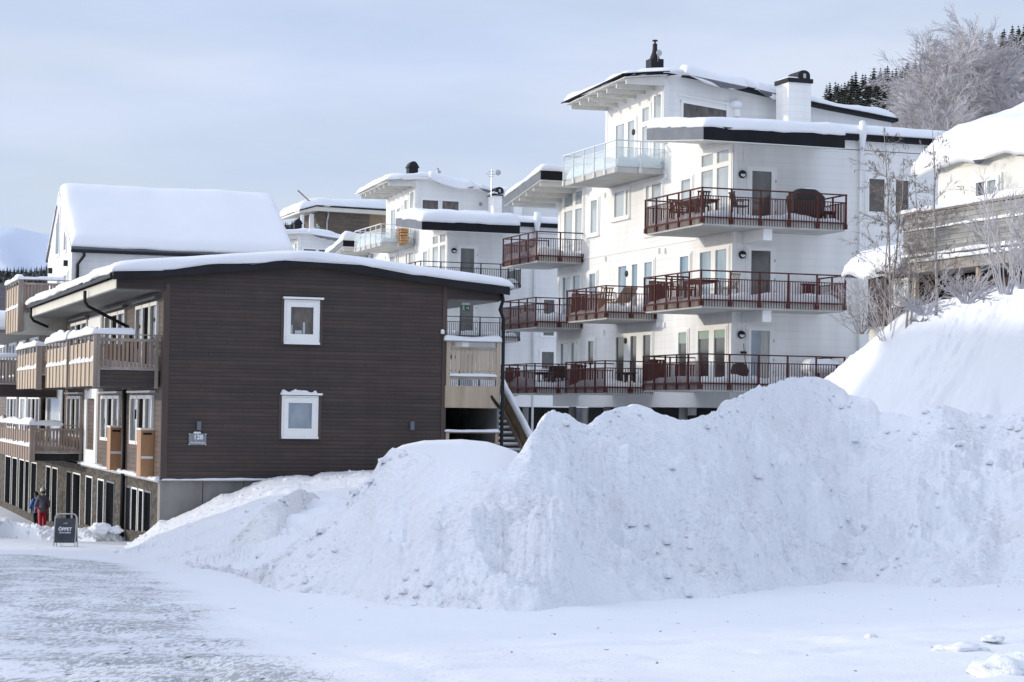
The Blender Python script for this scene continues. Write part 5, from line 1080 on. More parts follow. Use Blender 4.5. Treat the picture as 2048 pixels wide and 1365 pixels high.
# brown clad house beyond the white buildings
def far_brown():
    Y = 205.0; g = thing('far_brown_house', (aY(690, 440, Y)[0], Y, 0), 'distant dark timber house with a flat snowy roof left of the second white building', 'house')
    x0, x1 = aY(636, 440, Y)[0], aY(778, 440, Y)[0]; zt = aY(640, 424, Y)[2]; xm = aY(738, 440, Y)[0]
    q = MB(); q.box(x0, xm, Y, Y+9, -2, zt); q.build('wall', BROWNG, g); q = MB(); q.box(xm+.003, x1, Y+.2, Y+9, -2, zt); q.build('side_wall', varied('tan_board', (.26, .19, .11), (.33, .24, .15), 1, .7), g)
    xl = aY(596, 430, Y)[0]; q = MB(); q.quadbox([(xl, Y-.6, zt-.35), (x1, Y-.6, zt-.35), (x1, Y+9, zt+.5), (xl, Y+9, zt-.4), (xl, Y-.6, zt-.15), (x0, Y-.6, zt+.35), (x1, Y+9, zt+.6), (xl, Y+9, zt-.2)])
    q = MB(); q.prism([(xl, Y-.6, zt-.25), (x0-.3, Y-.6, zt+.05), (x1, Y-.6, zt-.05), (x1, Y-.6, zt+.35), (x0-.3, Y-.6, zt+.45), (xl, Y-.6, zt-.05)], [(xl, Y+9, zt-.25), (x0-.3, Y+9, zt+.05), (x1, Y+9, zt-.05), (x1, Y+9, zt+.35), (x0-.3, Y+9, zt+.45), (xl, Y+9, zt-.05)]); rf = q.build('roof', CREAM, g)
    q = MB(); q.prism([(xl, Y-.65, zt-.05), (x0-.3, Y-.65, zt+.45), (x1, Y-.65, zt+.35), (x1, Y-.65, zt+.52), (x0-.3, Y-.65, zt+.6), (xl, Y-.65, zt+.06)], [(xl, Y+9, zt-.05), (x0-.3, Y+9, zt+.45), (x1, Y+9, zt+.35), (x1, Y+9, zt+.52), (x0-.3, Y+9, zt+.6), (xl, Y+9, zt+.06)]); q.build('roof_edge', BLACK, rf)
    fn = lambda u, v: (xl+(x1-xl)*u, Y-.6+9.6*v, float(np.interp(xl+(x1-xl)*u, [xl, x0, x1], [zt+.05, zt+.6, zt+.5])))
    snow_pad(fn, x1-xl, 9.6, .75, 66, .1, .8, .35, .05, res=.6, f=.25).build('snow_cover', SNOWR, rf, smooth=True)
    q = MB(); q.box(x0-1.6, x0-1.3, Y+.5, Y+.8, -2, zt-.3); q.build('post', WHITE, g); q = MB(); q.box(x0-.7, x0-.3, Y+.5, Y+.9, -2, zt-.2); q.build('post', WHITE, g)
    q = MB(); q.tube([(x0+1.0, Y-.1, zt+.2), (x0+1.0, Y-.3, zt-.3), (x0+.9, Y-.1, zt-1), (x0+.9, Y-.1, -2)], .09, 8); q.build('drainpipe', STEEL, g)
    q = MB(); q.bar((x0-2.2, Y-.3, zt+2.0), (x0-.4, Y-.3, zt+.5), .15, .12); q.build('roof_beam', WOODG, g)
    q = MB(); xx = aY(612, 450, Y)[0]; q.box(xx-.6, xx+.6, Y+2, Y+3, -2, zt-1.5); q.box(xx-.4, xx+.4, Y+2.1, Y+2.9, zt-1.5, zt-1.1); q.build('chimney', BLACK, g)
far_brown()

# ------------------------------------------------------------------ added unseen houses left of the view, placed to shade road, bank and hill
def shadow_house(p0, p1, zr, half, h, label, seed):
    p0, p1 = np.array(p0, float), np.array(p1, float); t = (p1-p0)/np.linalg.norm(p1-p0); n = np.array([-t[1], t[0]]); g = gz(*(p0+p1)/2)-1
    r = thing('added_shadow_house', (*((p0+p1)/2), g), label, 'house', 'added shadow-casting houses')
    P = lambda a, b, z: (*(p0+t*a+n*b), z); Lh = float(np.linalg.norm(p1-p0))
    q = MB(); pr = [(-half, g), (half, g), (half, zr-h), (0, zr-.25), (-half, zr-h)]; q.prism([P(.3, b, z) for b, z in pr], [P(Lh-.3, b, z) for b, z in pr]); q.build('wall', BROWN, r)
    q = MB()
    for s in (-1, 1):
        q.quadbox([P(0, 0, zr-.2), P(Lh, 0, zr-.2), P(Lh, s*(half+.4), zr-h-.28), P(0, s*(half+.4), zr-h-.28), P(0, 0, zr-.05), P(Lh, 0, zr-.05), P(Lh, s*(half+.4), zr-h-.13), P(0, s*(half+.4), zr-h-.13)])
    rf = q.build('roof', BLACK, r)
    fn = lambda u, v: P(Lh*u, (half+.4)*(2*v-1), zr-.05-(h+.08)*abs(2*v-1))
    snow_pad(fn, Lh, 2*half, .35, seed, .1, .5, .1, .05, res=.6).build('snow_cover', SNOWR, rf, smooth=True)
    for a in np.arange(2, Lh-2, 3.2):
        for s in (-1, 1):
            q = MB(); b = s*(half+.03); q.quadbox([P(a, b-.03, zr-h-2), P(a+1.2, b-.03, zr-h-2), P(a+1.2, b+.03, zr-h-2), P(a, b+.03, zr-h-2), P(a, b-.03, zr-h-.7), P(a+1.2, b-.03, zr-h-.7), P(a+1.2, b+.03, zr-h-.7), P(a, b+.03, zr-h-.7)]); w_ = q.build('window', WHITE, r)
            q = MB(); b = s*(half+.065); q.quadbox([P(a+.12, b-.004, zr-h-1.88), P(a+1.08, b-.004, zr-h-1.88), P(a+1.08, b+.004, zr-h-1.88), P(a+.12, b+.004, zr-h-1.88), P(a+.12, b-.004, zr-h-.82), P(a+1.08, b-.004, zr-h-.82), P(a+1.08, b+.004, zr-h-.82), P(a+.12, b+.004, zr-h-.82)]); q.build('pane', P_DARK, w_)
shadow_house((-30, 23.7), (-3.2, 40.9), 3.25, 3.6, 1.5, 'added brown house out of view, set diagonally to shade the road and bank', 201)
shadow_house((-11.5, 43), (-11.5, 61), 10.2, 4.4, 1.2, 'added tall brown house out of view on the left, shading bank and hill', 202)

# ------------------------------------------------------------------ cream house on the hill, right
def cream_house():
    XD = 29.97; g = thing('cream_house', (32, 50, 1.5), 'cream hillside house with a heavy snow roof and a grey slatted deck', 'house')
    xw = 31.7; W = Wall('X', xw); yl = aX(1876, 400, xw)[1]
    zt = 7.15
    q = MB(); q.box(xw, xw+7, 40, yl, 1.2, zt); q.build('wall', siding('cream_boards', (.82, .81, .76), (.86, .85, .80), board=.14, gap=.1, gapcol=.85, axis='XY', bump=.3), g)
    a0, a1 = sorted((aX(1952, 370, xw)[1], aX(2003, 370, xw)[1])); z1, z0 = aX(1960, 358, xw)[2], aX(1960, 402, xw)[2]; am = (a0+a1)/2
    window(W, g, a0, a1, z0, z1, [(a0+.15, am-.08, z0+.1, z1-.12), (am+.08, a1-.15, z0+.1, z1-.12)], [P_CURT, P_GREY], depth=.1)
    # roof: eave along the wall, pitch rising away from the viewer's left
    pe = aY(1850, 318, yl+.9); xe, zE = pe[0], pe[2]; sl = .40
    q = MB(); y0, y1 = 38.0, yl+.9; xr = xe+6.0
    q.quadbox([(xe, y0, zE-.16), (xr, y0, zE-.16+sl*6), (xr, y1, zE-.16+sl*6), (xe, y1, zE-.16), (xe, y0, zE), (xr, y0, zE+sl*6), (xr, y1, zE+sl*6), (xe, y1, zE)])
    q.quadbox([(xr, y0, zE-.16+sl*6), (xr+6, y0, zE-.16), (xr+6, y1, zE-.16), (xr, y1, zE-.16+sl*6), (xr, y0, zE+sl*6), (xr+6, y0, zE), (xr+6, y1, zE), (xr, y1, zE+sl*6)])
    rf = q.build('roof', GREYS, g)
    f = lambda u, v: (xe-.25+6.4*u, y0+(y1+.15-y0)*v, zE-.14+sl*6.2*u-.10*math.sin(v*22)**2*(1-u)**3)
    snow_pad(f, 6.4, y1-y0, .62, 301, .30, .9, .22, .28, res=.28, f=.5, rag=.35).build('snow_cover', SNOWR, rf, smooth=True)
    # gable end panel under the rake
    q = MB(); q.prism([(xw, yl-.02, zt+.003), (xw+7, yl-.02, zt+.003), (xr, yl-.02, zE+sl*6-.2), (xw, yl-.02, zE+sl*(xw-xe)-.18)], [(xw, 40, zt+.003), (xw+7, 40, zt+.003), (xr, 40, zE+sl*6-.2), (xw, 40, zE+sl*(xw-xe)-.18)]); q.build('gable_panel', CREAM, g)
    # deck
    zf = 4.35; zr = 5.75; yd = 52.9
    q = MB(); q.box(XD+.05, xw-.003, 40, yd, zf-.3, zf-.02); dk = q.build('deck', varied('deck_fascia_boards', (.26, .24, .22), (.40, .37, .34), 6, .8, (4, 4, .4)), g)
    q = MB()
    for k in range(8): z = zf+.16+k*.145; q.box(XD, XD+.03, 40, yd, z, z+.137)
    q.build('side_slats', WOODD, dk)
    q = MB()
    for k in range(8): z = zf+.16+k*.145; q.box(XD+.05, xw, yd, yd+.03, z, z+.137)
    q.build('end_slats', WOODD, dk)
    for z, t_ in ((zf+.16, .07), (zf+.16+.145*5, .05)):
        q = MB(); q.box(XD-.035, XD-.001, 40, yd, z-.02, z); le = q.build('ledge', WOODG, dk); rail_snow(le, XD-.06, XD-.002, 40, yd, z, t_, 331)
    q = MB(); q.box(XD-.06, XD+.12, 40, yd+.05, zr-.06, zr); rl = q.build('hand_rail', WOODG, dk); rail_snow(rl, XD-.10, XD+.16, 40, yd+.1, zr, .16, 310)
    rail_snow(dk, XD-.05, XD+.0, 40, yd, zf+.0, .10, 313); snow_pad(flat(XD+.1, xw, 40, yd-.05, zf-.02), 1.6, 12, .5, 315, 0, .4, .4, 0, res=.4).build('snow', SNOW, dk, smooth=True)
    for y in np.arange(40.5, yd, 2.4):
        q = MB(); q.box(XD+.035, XD+.13, y, y+.10, zf-.3, zr-.07); q.build('post', WOODG, dk)
    for x in (1832, 1957):
        p = aX(x, 560, XD+.2); q = MB(); q.box(XD+.15, XD+.27, p[1]-.06, p[1]+.06, 0.5, zf-.31); q.build('support_post', WOODL, dk)
    # lower floor under the deck
    q = MB(); q.box(xw-.4, xw+4, 40, 47.5, 1, zf-.35); q.build('lower_wall', varied('beige_render', (.30, .26, .20), (.38, .33, .26), 1, .9), g)
    q = MB(); q.box(xw-.5, xw+4, 47.52, yd-.3, 1, zf-.36); q.build('lower_wall', varied('dark_boards', (.05, .032, .028), (.09, .055, .045), 5, .8, (5, 5, .3)), g)
    q = MB(); p = aX(2042, 400, XD+.5); q.box(XD+.3, XD+.8, p[1]-.4, p[1]+.25, zf, zr+.25); q.build('deck_box', BLACK, g)
    # annex
    a = thing('wooden_annex', (31.5, 55, 1), 'dark red timber annex with a thick rounded snow cap left of the cream house deck', 'shed')
    x0 = 30.3; pf = aX(1736, 600, x0); Y1 = pf[1]; Y = 53.1; x1 = x0+4; zt = aX(1736, 556, x0)[2]; zb = aX(1736, 655, x0)[2]
    q = MB(); q.box(x0, x1, Y, Y1, zb, zt); q.build('wall', siding('dark_red_boards', (.030, .018, .017), (.055, .030, .026), board=.15, gap=.12, gapcol=.5, axis='XY', bump=.5), a)
    q = MB(); q.box(x0+.03, x1, Y+.03, Y1-.02, -2, zb-.003); q.build('plinth', CREAM, a)
    W = Wall('X', x0); b0, b1 = sorted((aX(1792, 562, x0)[1], aX(1815, 562, x0)[1])); z1, z0 = aX(1803, 562, x0)[2], aX(1803, 610, x0)[2]; window(W, a, b0, b1, z0, z1, [(b0+.1, b1-.1, z0+.1, z1-.1)], [P_CURT], depth=.06)
    q = MB(); q.box(x0-.55, x1+.3, Y-.3, Y1+.5, zt+.01, zt+.12); rf = q.build('roof', BLACK, a)
    fn = lambda u, v: (x0-.62+5.0*u, Y-.3+(Y1-Y+.85)*v, zt+.12+.9*u)
    snow_pad(fn, 5.0, Y1-Y+.85, .62, 320, .16, .8, .10, .12, res=.2).build('snow_cover', SNOWR, rf, smooth=True)
cream_house()

# ------------------------------------------------------------------ trees
def ribbon(V, F, p, q, r0, r1, sides=3):
    d = q-p; l = np.linalg.norm(d)
    if l < 1e-6: return
    d = d/l; a = np.cross(d, [0.31, .87, .38]); a /= np.linalg.norm(a); b = np.cross(d, a); n = len(V)
    for c, r in ((p, r0), (q, r1)):
        for k in range(sides):
            t = 2*math.pi*k/sides; V.append(c+r*(math.cos(t)*a+math.sin(t)*b))
    for k in range(sides): j = (k+1) % sides; F.append((n+k, n+j, n+sides+j, n+sides+k))
def grow(rng, V, F, p, d, L_, r, depth, spread, kids, droop, segs=4, wob=.12, sides=3, tips=None, rmin=.004, shrink=.62):
    pts = [p]; st = L_/segs; dd = d.copy()
    for i in range(segs):
        dd = dd+rng.normal(0, wob, 3)+np.array([0, 0, droop])*(1.0/segs); dd /= np.linalg.norm(dd); pts.append(pts[-1]+dd*st)
    for i in range(segs):
        f0, f1 = 1-i/segs, 1-(i+1)/segs; ribbon(V, F, pts[i], pts[i+1], max(rmin, r*(.35+.65*f0)), max(rmin*.8, r*(.35+.65*f1)), sides)
    if depth == 0:
        if tips is not None: tips.append((pts[-1], dd))
        return
    for k in range(kids[depth-1]):
        t = rng.uniform(.22, 1.0) if depth < 3 else rng.uniform(.15, .98)
        i = min(int(t*segs), segs-1); q = pts[i]+(pts[i+1]-pts[i])*(t*segs-i)
        ax = rng.normal(0, 1, 3); ax -= dd*(ax@dd); ax /= np.linalg.norm(ax); an = spread*rng.uniform(.6, 1.25)
        nd = dd*math.cos(an)+ax*math.sin(an); grow(rng, V, F, q, nd, L_*shrink*rng.uniform(.55, 1.1)*(1.15-.5*t), r*.5, depth-1, spread, kids, droop, segs if depth > 1 else 3, wob, 3, tips, rmin, shrink)
def mesh_of(V, F, name, m):
    me = bpy.data.meshes.new(name); me.from_pydata([tuple(v) for v in V], [], F); me.materials.append(m); return me
def put_mesh(me, name, parent=None, loc=(0, 0, 0), sc_=1.0, rz=0, **k):
    o = bpy.data.objects.new(name, me); o.location = loc; o.scale = (sc_,)*3 if not isinstance(sc_, tuple) else sc_; o.rotation_euler = (0, 0, rz); return put(o, parent, **k)
# young birches with catkins in front of the cream house
def sapling(x, yb, D, htop, seed, label, lean=0, nb=26, catk=True, rr=.036, stems=1):
    p0 = aD(x, yb, D); top_ = aD(x+lean, htop, D); H = top_[2]-p0[2]; rng = np.random.default_rng(seed)
    t = thing('young_birch', (p0[0], p0[1], p0[2]-.3), label, 'tree', 'bare young trees on the hill')
    V, F = [], []; V2, F2 = [], []; tips = []
    for s in range(stems):
        d = np.array([top_[0]-p0[0], top_[1]-p0[1], H])/H+rng.normal(0, .05+.09*(s > 0), 3); hh = H*(1 if s == 0 else rng.uniform(.6, .9)); pts = [np.array([rng.normal(0, .08)*(s > 0), rng.normal(0, .08)*(s > 0), 0.])]
        n = 14
        for i in range(n): pts.append(pts[-1]+np.array([d[0]*hh/n+rng.normal(0, .018), d[1]*hh/n+rng.normal(0, .018), hh/n]))
        for i in range(n): ribbon(V, F, pts[i], pts[i+1], rr*(1-.9*i/n)+.004, rr*(1-.9*(i+1)/n)+.004, 6)
        for k in range(nb):
            f = rng.uniform(.12, .97); i = min(int(f*n), n-1); q = pts[i]; an = rng.uniform(0, 2*math.pi)
            dd = np.array([math.cos(an), math.sin(an), rng.uniform(.35, 1.1)]); dd /= np.linalg.norm(dd)
            grow(rng, V2, F2, q, dd, hh*rng.uniform(.10, .30)*(1.1-.75*f), rr*.26*(1.1-f), 2, .5, (4, 4), -.05, 5, .07, 3, tips, .0045)
    q = MB()
    if catk:
        for p, d in tips:
            if rng.random() < .22: q.tube([p, p+np.array([0, 0, -.02]), p+np.array([0, 0, -.06]), p+np.array([0, 0, -.09])], [.003, .011, .011, .003], 4)
    n2 = len(V2); V2 += q.v; F2 += [tuple(n2+i for i in f_) for f_ in q.f]
    put_mesh(mesh_of(V, F, 'trunk', BARK), 'trunk', t); put_mesh(mesh_of(V2, F2, 'crown', BARKD), 'crown', t)
sapling(1782, 690, 58, 235, 1, 'bare young birch with catkins before the white wall, left of the pair', -12, 46, stems=2)
sapling(1872, 608, 52.5, 235, 2, 'dark slim young birch with catkins in front of the cream house corner', -8, 44, rr=.04)
sapling(1760, 700, 58.5, 330, 3, 'smaller bare birch leaning left beside the white apartment wall', -40, 26, rr=.03)
sapling(1822, 640, 56, 300, 4, 'thin pale birch between the two taller saplings', 14, 22, rr=.03, stems=2)
def shrub(x, yb, D, wpx, hpx, seed, label, m, n=26, r=.016, kids=(5, 4), spread=.55, group='frosted shrubs on the hill'):
    p = aD(x, yb, D); s = D/4210.0; H = hpx*s; Wd = wpx*s; rng = np.random.default_rng(seed); V, F = [], []
    for k in range(n):
        an = rng.uniform(0, 2*math.pi); rad = rng.uniform(0, Wd*.5)*.35; d = np.array([math.cos(an)*Wd/H*.55, math.sin(an)*Wd/H*.55, 1.])*1.0+rng.normal(0, .12, 3); d /= np.linalg.norm(d)
        grow(rng, V, F, np.array([math.cos(an)*rad*.5, math.sin(an)*rad*.5, -.2]), d, H*rng.uniform(.55, .85), r, 2, spread, kids, .05, 5, .14, 4, None, r*.42, .55)
    o = put_mesh(mesh_of(V, F, 'shrub', m), 'shrub', None, (p[0], p[1], p[2]), label=label, category='shrub', group=group)
shrub(2012, 572, 49, 190, 250, 11, 'tall frosty shrub with curving stems before the deck at the right edge', FROST, 16, .020)
shrub(1935, 590, 50, 150, 80, 12, 'low bushy frosted shrub under the deck between the posts', FROST, 40, .018)
shrub(1850, 615, 52, 140, 60, 13, 'low frosted shrub at the foot of the dark slim birch', FROST, 30, .016)
shrub(1775, 668, 56.5, 190, 190, 14, 'wide tangled frosted shrub before the dark red annex', FROST, 20, .010)
shrub(1840, 628, 53, 120, 22, 15, 'flat twigs poking out of the snow on the hill crest', BARKD, 14, .01, (3, 2))
shrub(2040, 560, 47.5, 110, 160, 16, 'frosted shrub cut by the right picture edge', FROST, 14, .018)
shrub(1723, 655, 62, 150, 130, 17, 'thin drooping shrub twigs against the white wall', BARKD, 16, .009, (4, 4))

# big frosted birches behind
def big_birch_meshes(seed):
    rng = np.random.default_rng(seed); V, F = [], []; V2, F2 = [], []
    H = 15.0
    for s in range(3):
        pts = [np.array([rng.normal(0, .5), rng.normal(0, .5), 0.])]; n = 12; hh = H*(1-.12*s); lx, ly = rng.normal(0, .07, 2)
        for i in range(n): pts.append(pts[-1]+np.array([lx*hh/n+rng.normal(0, .10), ly*hh/n+rng.normal(0, .10), hh/n]))
        for i in range(n): ribbon(V, F, pts[i], pts[i+1], .13*(1-.93*i/n)+.01, .13*(1-.93*(i+1)/n)+.01, 6)
        for k in range(56):
            f = rng.uniform(.12, .99); i = min(int(f*n), n-1); an = rng.uniform(0, 2*math.pi); d = np.array([math.cos(an), math.sin(an), rng.uniform(.9, 1.9)]); d /= np.linalg.norm(d)
            grow(rng, V2, F2, pts[i], d, hh*(.38-.24*f)*rng.uniform(.6, 1.15), .045*(1.1-f), 2, .5, (10, 8), -.22, 4, .10, 3, None, .010, .62)
    return mesh_of(V, F, 'trunk', BARK), mesh_of(V2, F2, 'crown', FROSTB)
BM = [big_birch_meshes(100+i) for i in range(3)]
for i, (x, ytop, D, hh) in enumerate([(1858, 150, 125, 1.0), (1872, 92, 128, 1.1), (1893, 70, 132, 1.15), (1925, 75, 128, 1.1), (1948, 48, 130, 1.2), (1985, 88, 126, 1.1), (2015, 120, 130, 1.05), (2045, 150, 124, 1.0), (1868, 150, 140, 1.05), (1905, 110, 142, 1.1), (1968, 110, 141, 1.2), (2030, 170, 138, 1.1), (2080, 130, 132, 1.1), (1842, 195, 120, .75), (1862, 125, 134, 1.05), (1875, 95, 137, 1.1), (1910, 92, 124, 1.05), (1938, 90, 136, 1.1), (1962, 75, 134, 1.1), (2000, 112, 134, 1.05), (2028, 130, 121, .95), (1880, 150, 118, .85), (1846, 160, 130, .9), (1850, 130, 136, .95), (1868, 100, 130, 1.05), (2035, 95, 138, 1.2), (2060, 100, 127, 1.1)]):
    p = aD(x, ytop+16, D); H = 15.0*hh; lb = ('tall frosted birch behind the cream house, number of the left clump', '')[0]
    names = ['frosted birch at the left end of the grove, with a low rounded crown', 'frosted birch second from the left in the grove', 'frosted birch left of the middle of the grove', 'frosted birch just left of the tallest one in the grove', 'tallest frosted birch, its top highest in the grove',
             'frosted birch just right of the tallest one', 'frosted birch before the dark spruces at the right', 'frosted birch at the right picture edge above the snowy roof', 'rear frosted birch behind the left end of the grove', 'rear frosted birch behind the left middle of the grove',
             'rear frosted birch behind the right middle of the grove', 'rear frosted birch behind the right end of the grove', 'frosted birch beyond the right picture edge', 'shortest frosted birch in the grove, beside the penthouse roof end']+['filler frosted birch standing deep in the grove, its trunk hidden by the others']*13
    t = thing('birch_tree', (p[0], p[1], p[2]-H), names[i], 'tree', 'frosted birches on the hillside'); a, b = BM[i % 3]
    o = put_mesh(a, 'trunk', t, (0, 0, 0), hh, i*1.3); put_mesh(b, 'crown', t, (0, 0, 0), hh, i*1.3)

# spruces
def spruce_mesh(seed):
    rng = np.random.default_rng(seed); V, F, V2, F2 = [], [], [], []; H = 10.0; n = 26
    for i in range(n):
        z = H*(.06+.93*i/n); R_ = (1.75*(1-i/n)**.85+.06)*rng.uniform(.8, 1.15); m_ = int(12*(1-i/n)+6)
        for k in range(m_):
            an = 2*math.pi*(k+rng.random())/m_; L_ = R_*rng.uniform(.75, 1.2); c, s = math.cos(an), math.sin(an); dz = -.32*L_+.05; w_ = .24*L_+.08
            a = np.array([0, 0, z+.25]); e = np.array([c*L_, s*L_, z+dz]); sd = np.array([-s, c, 0])*w_; m1 = (a+e)/2
            T, G = (V, F) if rng.random() > .07 else (V2, F2); q = len(T)
            T += [a, m1+sd+np.array([0, 0, -.14]), e, m1-sd+np.array([0, 0, -.14]), m1+np.array([0, 0, -.45*w_-.1])]; G += [(q, q+1, q+2, q+3), (q+1, q+4, q+2), (q+3, q+2, q+4)]
    tr, tf = [], []; ribbon(tr, tf, np.array([0, 0, -.5]), np.array([0, 0, H]), .14, .02, 6)
    return mesh_of(V, F, 'crown', NEEDLE), mesh_of(V2, F2, 'branch_snow', SNOW), mesh_of(tr, tf, 'trunk', BARKD)
SM = [spruce_mesh(i) for i in range(4)]
def spruce(p, s, i, label, group):
    t = thing('spruce_tree', p, label, 'tree', group); a, b, c = SM[i % 4]; rz = i*.9; o = put_mesh(a, 'crown', t, (0, 0, 0), (s*1.45, s*1.45, s), rz); put_mesh(c, 'trunk', t, (0, 0, 0), (s, s, s), rz); put_mesh(b, 'branch_snow', o)
rng = np.random.default_rng(4)
ridge = [(1640, 196), (1700, 172), (1750, 162), (1800, 148), (1850, 130), (1950, 105), (2010, 82), (2048, 66), (2120, 45), (2300, 0)]
n_ = 0
for row, (D, off) in enumerate(((500, 0), (485, 14), (470, 30), (455, 46))):
    for x in list(np.arange(1650+row*4, 1830, 9))+list(np.arange(1834+row*5, 2000, 30))+list(np.arange(2002+row*4, 2075, 9)):
        x_ = x+rng.uniform(-4, 4); y = np.interp(x_, *zip(*ridge))-24+off+rng.uniform(-9, 12); p = aD(x_, y, D+rng.uniform(-5, 5)); s = rng.uniform(1.25, 1.7)
        spruce((p[0], p[1], p[2]-10*s), s, n_, 'dark snow-flecked spruce on the ridge behind the white building and birches', 'spruces on the right ridge'); n_ += 1
def slope_sheet(name, prof, D0, D1, m, drop0, x0, x1, step=12, lift=0, bump_=1.0, seed=1):
    xs = np.arange(x0, x1+step, step); ds = np.linspace(D0, D1, 26); V = []; k = len(ds)
    for x in xs:
        c = aD(x, np.interp(x, *zip(*prof)), D1); kx = c[0]/c[1]
        for j, t in enumerate(np.linspace(0, 1, k)):
            Yv = c[1]*(D0+(D1-D0)*t)/D1; z = drop0+(c[2]+lift-drop0)*t**1.15; V.append((kx*Yv, Yv, z+bump_*float(vn(np.array(x*.03), np.array(t*7), seed))*min(1, 3*(1-t)+.3)))
    F = [(i*k+j, (i+1)*k+j, (i+1)*k+j+1, i*k+j+1) for i in range(len(xs)-1) for j in range(k-1)]
    me = bpy.data.meshes.new(name); me.from_pydata(V, [], F); me.polygons.foreach_set('use_smooth', [True]*len(F)); me.materials.append(m); o = bpy.data.objects.new(name, me); put(o, None, kind='structure')
FOREST = varied('far_forest_floor', (.025, .028, .036), (.055, .055, .07), .05, .9, lo=.4, hi=.7)
slope_sheet('hillside', [(a, b+70) for a, b in ridge], 150, 520, varied('wooded_hillside', (.03, .03, .034), (.25, .25, .28), .25, .9), -6, 1500, 2500, 14, seed=5)
# far ridge and mountain on the left
ridL = [(-400, 515), (0, 533), (60, 537), (110, 527), (300, 480), (500, 450), (580, 442), (640, 438), (700, 440), (900, 470), (1200, 520)]
n_ = 0
for row, (D, off) in enumerate(((1500, 0), (1440, 7), (1380, 15))):
    for x in list(np.arange(-14+row*2, 118, 4.6))+list(np.arange(566+row*2, 640, 5.5)):
        x_ = x+rng.uniform(-2, 2); y = np.interp(x_, *zip(*ridL))+off+rng.uniform(-3, 4); p = aD(x_, y, D+rng.uniform(-20, 20)); s = rng.uniform(.8, 1.2)
        spruce((p[0], p[1], p[2]-10*s), s, n_, 'tiny dark spruce on the far ridge at the left' if x < 300 else 'tiny dark spruce beside the far dark timber house', 'spruces on the far left ridge' if x < 300 else 'spruces beside the far timber house'); n_ += 1
slope_sheet('far_hill', [(a, b+9) for a, b in ridL], 500, 1520, FOREST, -20, -600, 1300, 20, seed=9, bump_=6)
mt = [(-900, 430), (-300, 440), (-100, 450), (0, 455), (20, 456), (45, 462), (70, 466), (100, 468), (160, 480), (300, 500), (600, 540), (1100, 590)]
slope_sheet('mountain', mt, 2500, 7000, snowmat('shade_blue_mountain_snow', (.60, .67, .80), lump=.004, strength=.4, dist=30), -50, -1200, 1200, 20, seed=12, bump_=60)  # blue shade of the distant snow is put into its base colour

# ------------------------------------------------------------------ balcony furniture and small things
def chair(loc, rz, m, label, group=None, w_=.5, back=.9, wicker=False, name='armchair', cat='chair'):
    t = thing(name, loc, label, cat, group); t.rotation_euler = (0, 0, rz)
    def lb(mb, n): me = bpy.data.meshes.new(n); me.from_pydata(mb.v, [], mb.f); me.materials.append(m); put(bpy.data.objects.new(n, me), t)
    h = w_/2
    q = MB(); q.box(-h, h, -.24, .24, .40, .44+(.08 if wicker else 0)); lb(q, 'seat')
    q = MB()
    if wicker: q.quadbox([(-h, .20, .44), (h, .20, .44), (h, .27, .44), (-h, .27, .44), (-h, .27, back), (h, .27, back), (h, .34, back), (-h, .34, back)])
    else:
        for k in range(5): a = -h+.03+k*(w_-.10)/4; q.quadbox([(a, .20, .44), (a+.05, .20, .44), (a+.05, .23, .44), (a, .23, .44), (a, .32, back), (a+.05, .32, back), (a+.05, .35, back), (a, .35, back)])
        q.box(-h, h, .31, .36, back-.02, back+.04)
    lb(q, 'backrest')
    for sx in (-1, 1):
        for sy in (-.22, .2): q = MB(); q.box(sx*h-.02, sx*h+.02, sy-.02, sy+.02, 0, .64 if sy < 0 else .42); lb(q, 'leg')
        q = MB(); q.box(sx*h-.03, sx*h+.03, -.26, .24, .62, .66); lb(q, 'armrest')
def table(loc, rz, m, label, l=1.5, w_=.85, h=.73, snow=0, name='garden_table'):
    t = thing(name, loc, label, 'table'); t.rotation_euler = (0, 0, rz)
    def lb(mb, n, mm=m, **k): me = bpy.data.meshes.new(n); me.from_pydata(mb.v, [], mb.f); me.materials.append(mm); me.polygons.foreach_set('use_smooth', [bool(k)]*len(me.polygons)); put(bpy.data.objects.new(n, me), t)
    q = MB(); n = 6
    for k in range(n): q.box(-l/2, l/2, -w_/2+k*w_/n, -w_/2+(k+1)*w_/n-.012, h-.03, h)
    q.box(-l/2+.08, l/2-.08, -w_/2+.05, w_/2-.05, h-.10, h-.032); lb(q, 'table_top')
    for sx in (-1, 1):
        for sy in (-1, 1): q = MB(); q.box(sx*(l/2-.1)-.035, sx*(l/2-.1)+.035, sy*(w_/2-.1)-.035, sy*(w_/2-.1)+.035, 0, h-.1); lb(q, 'leg')
    if snow:
        q = snow_pad(flat(-l/2, l/2, -w_/2, w_/2, h), l, w_, snow, 7, .03, .2, .15, .0, res=.1); lb(q, 'snow', SNOW, s=1)
REDW = varied('stained_red_wood', (.07, .018, .015), (.11, .03, .024), 6, .6, (1, 1, .3))
F3, F2, F1 = 6.93, 4.0, 1.05
table((31.45, 70.6, F3+.12), math.pi/2, REDW, 'dark red garden table on the top red railed balcony', 2.0, .9)
chair((31.3, 71.95, F3+.12), 0, REDW, 'dark red slatted chair at the far end of the top balcony table', w_=.55)
chair((31.0, 69.35, F3+.12), math.pi, WICK, 'dark folding chair near the corner of the top red balcony', w_=.5)
p = aY(1480, 420, 69.1); chair((p[0], 69.1, F3+.15), math.pi/2, RAILB, 'black metal armchair beside the top balcony door', w_=.48)
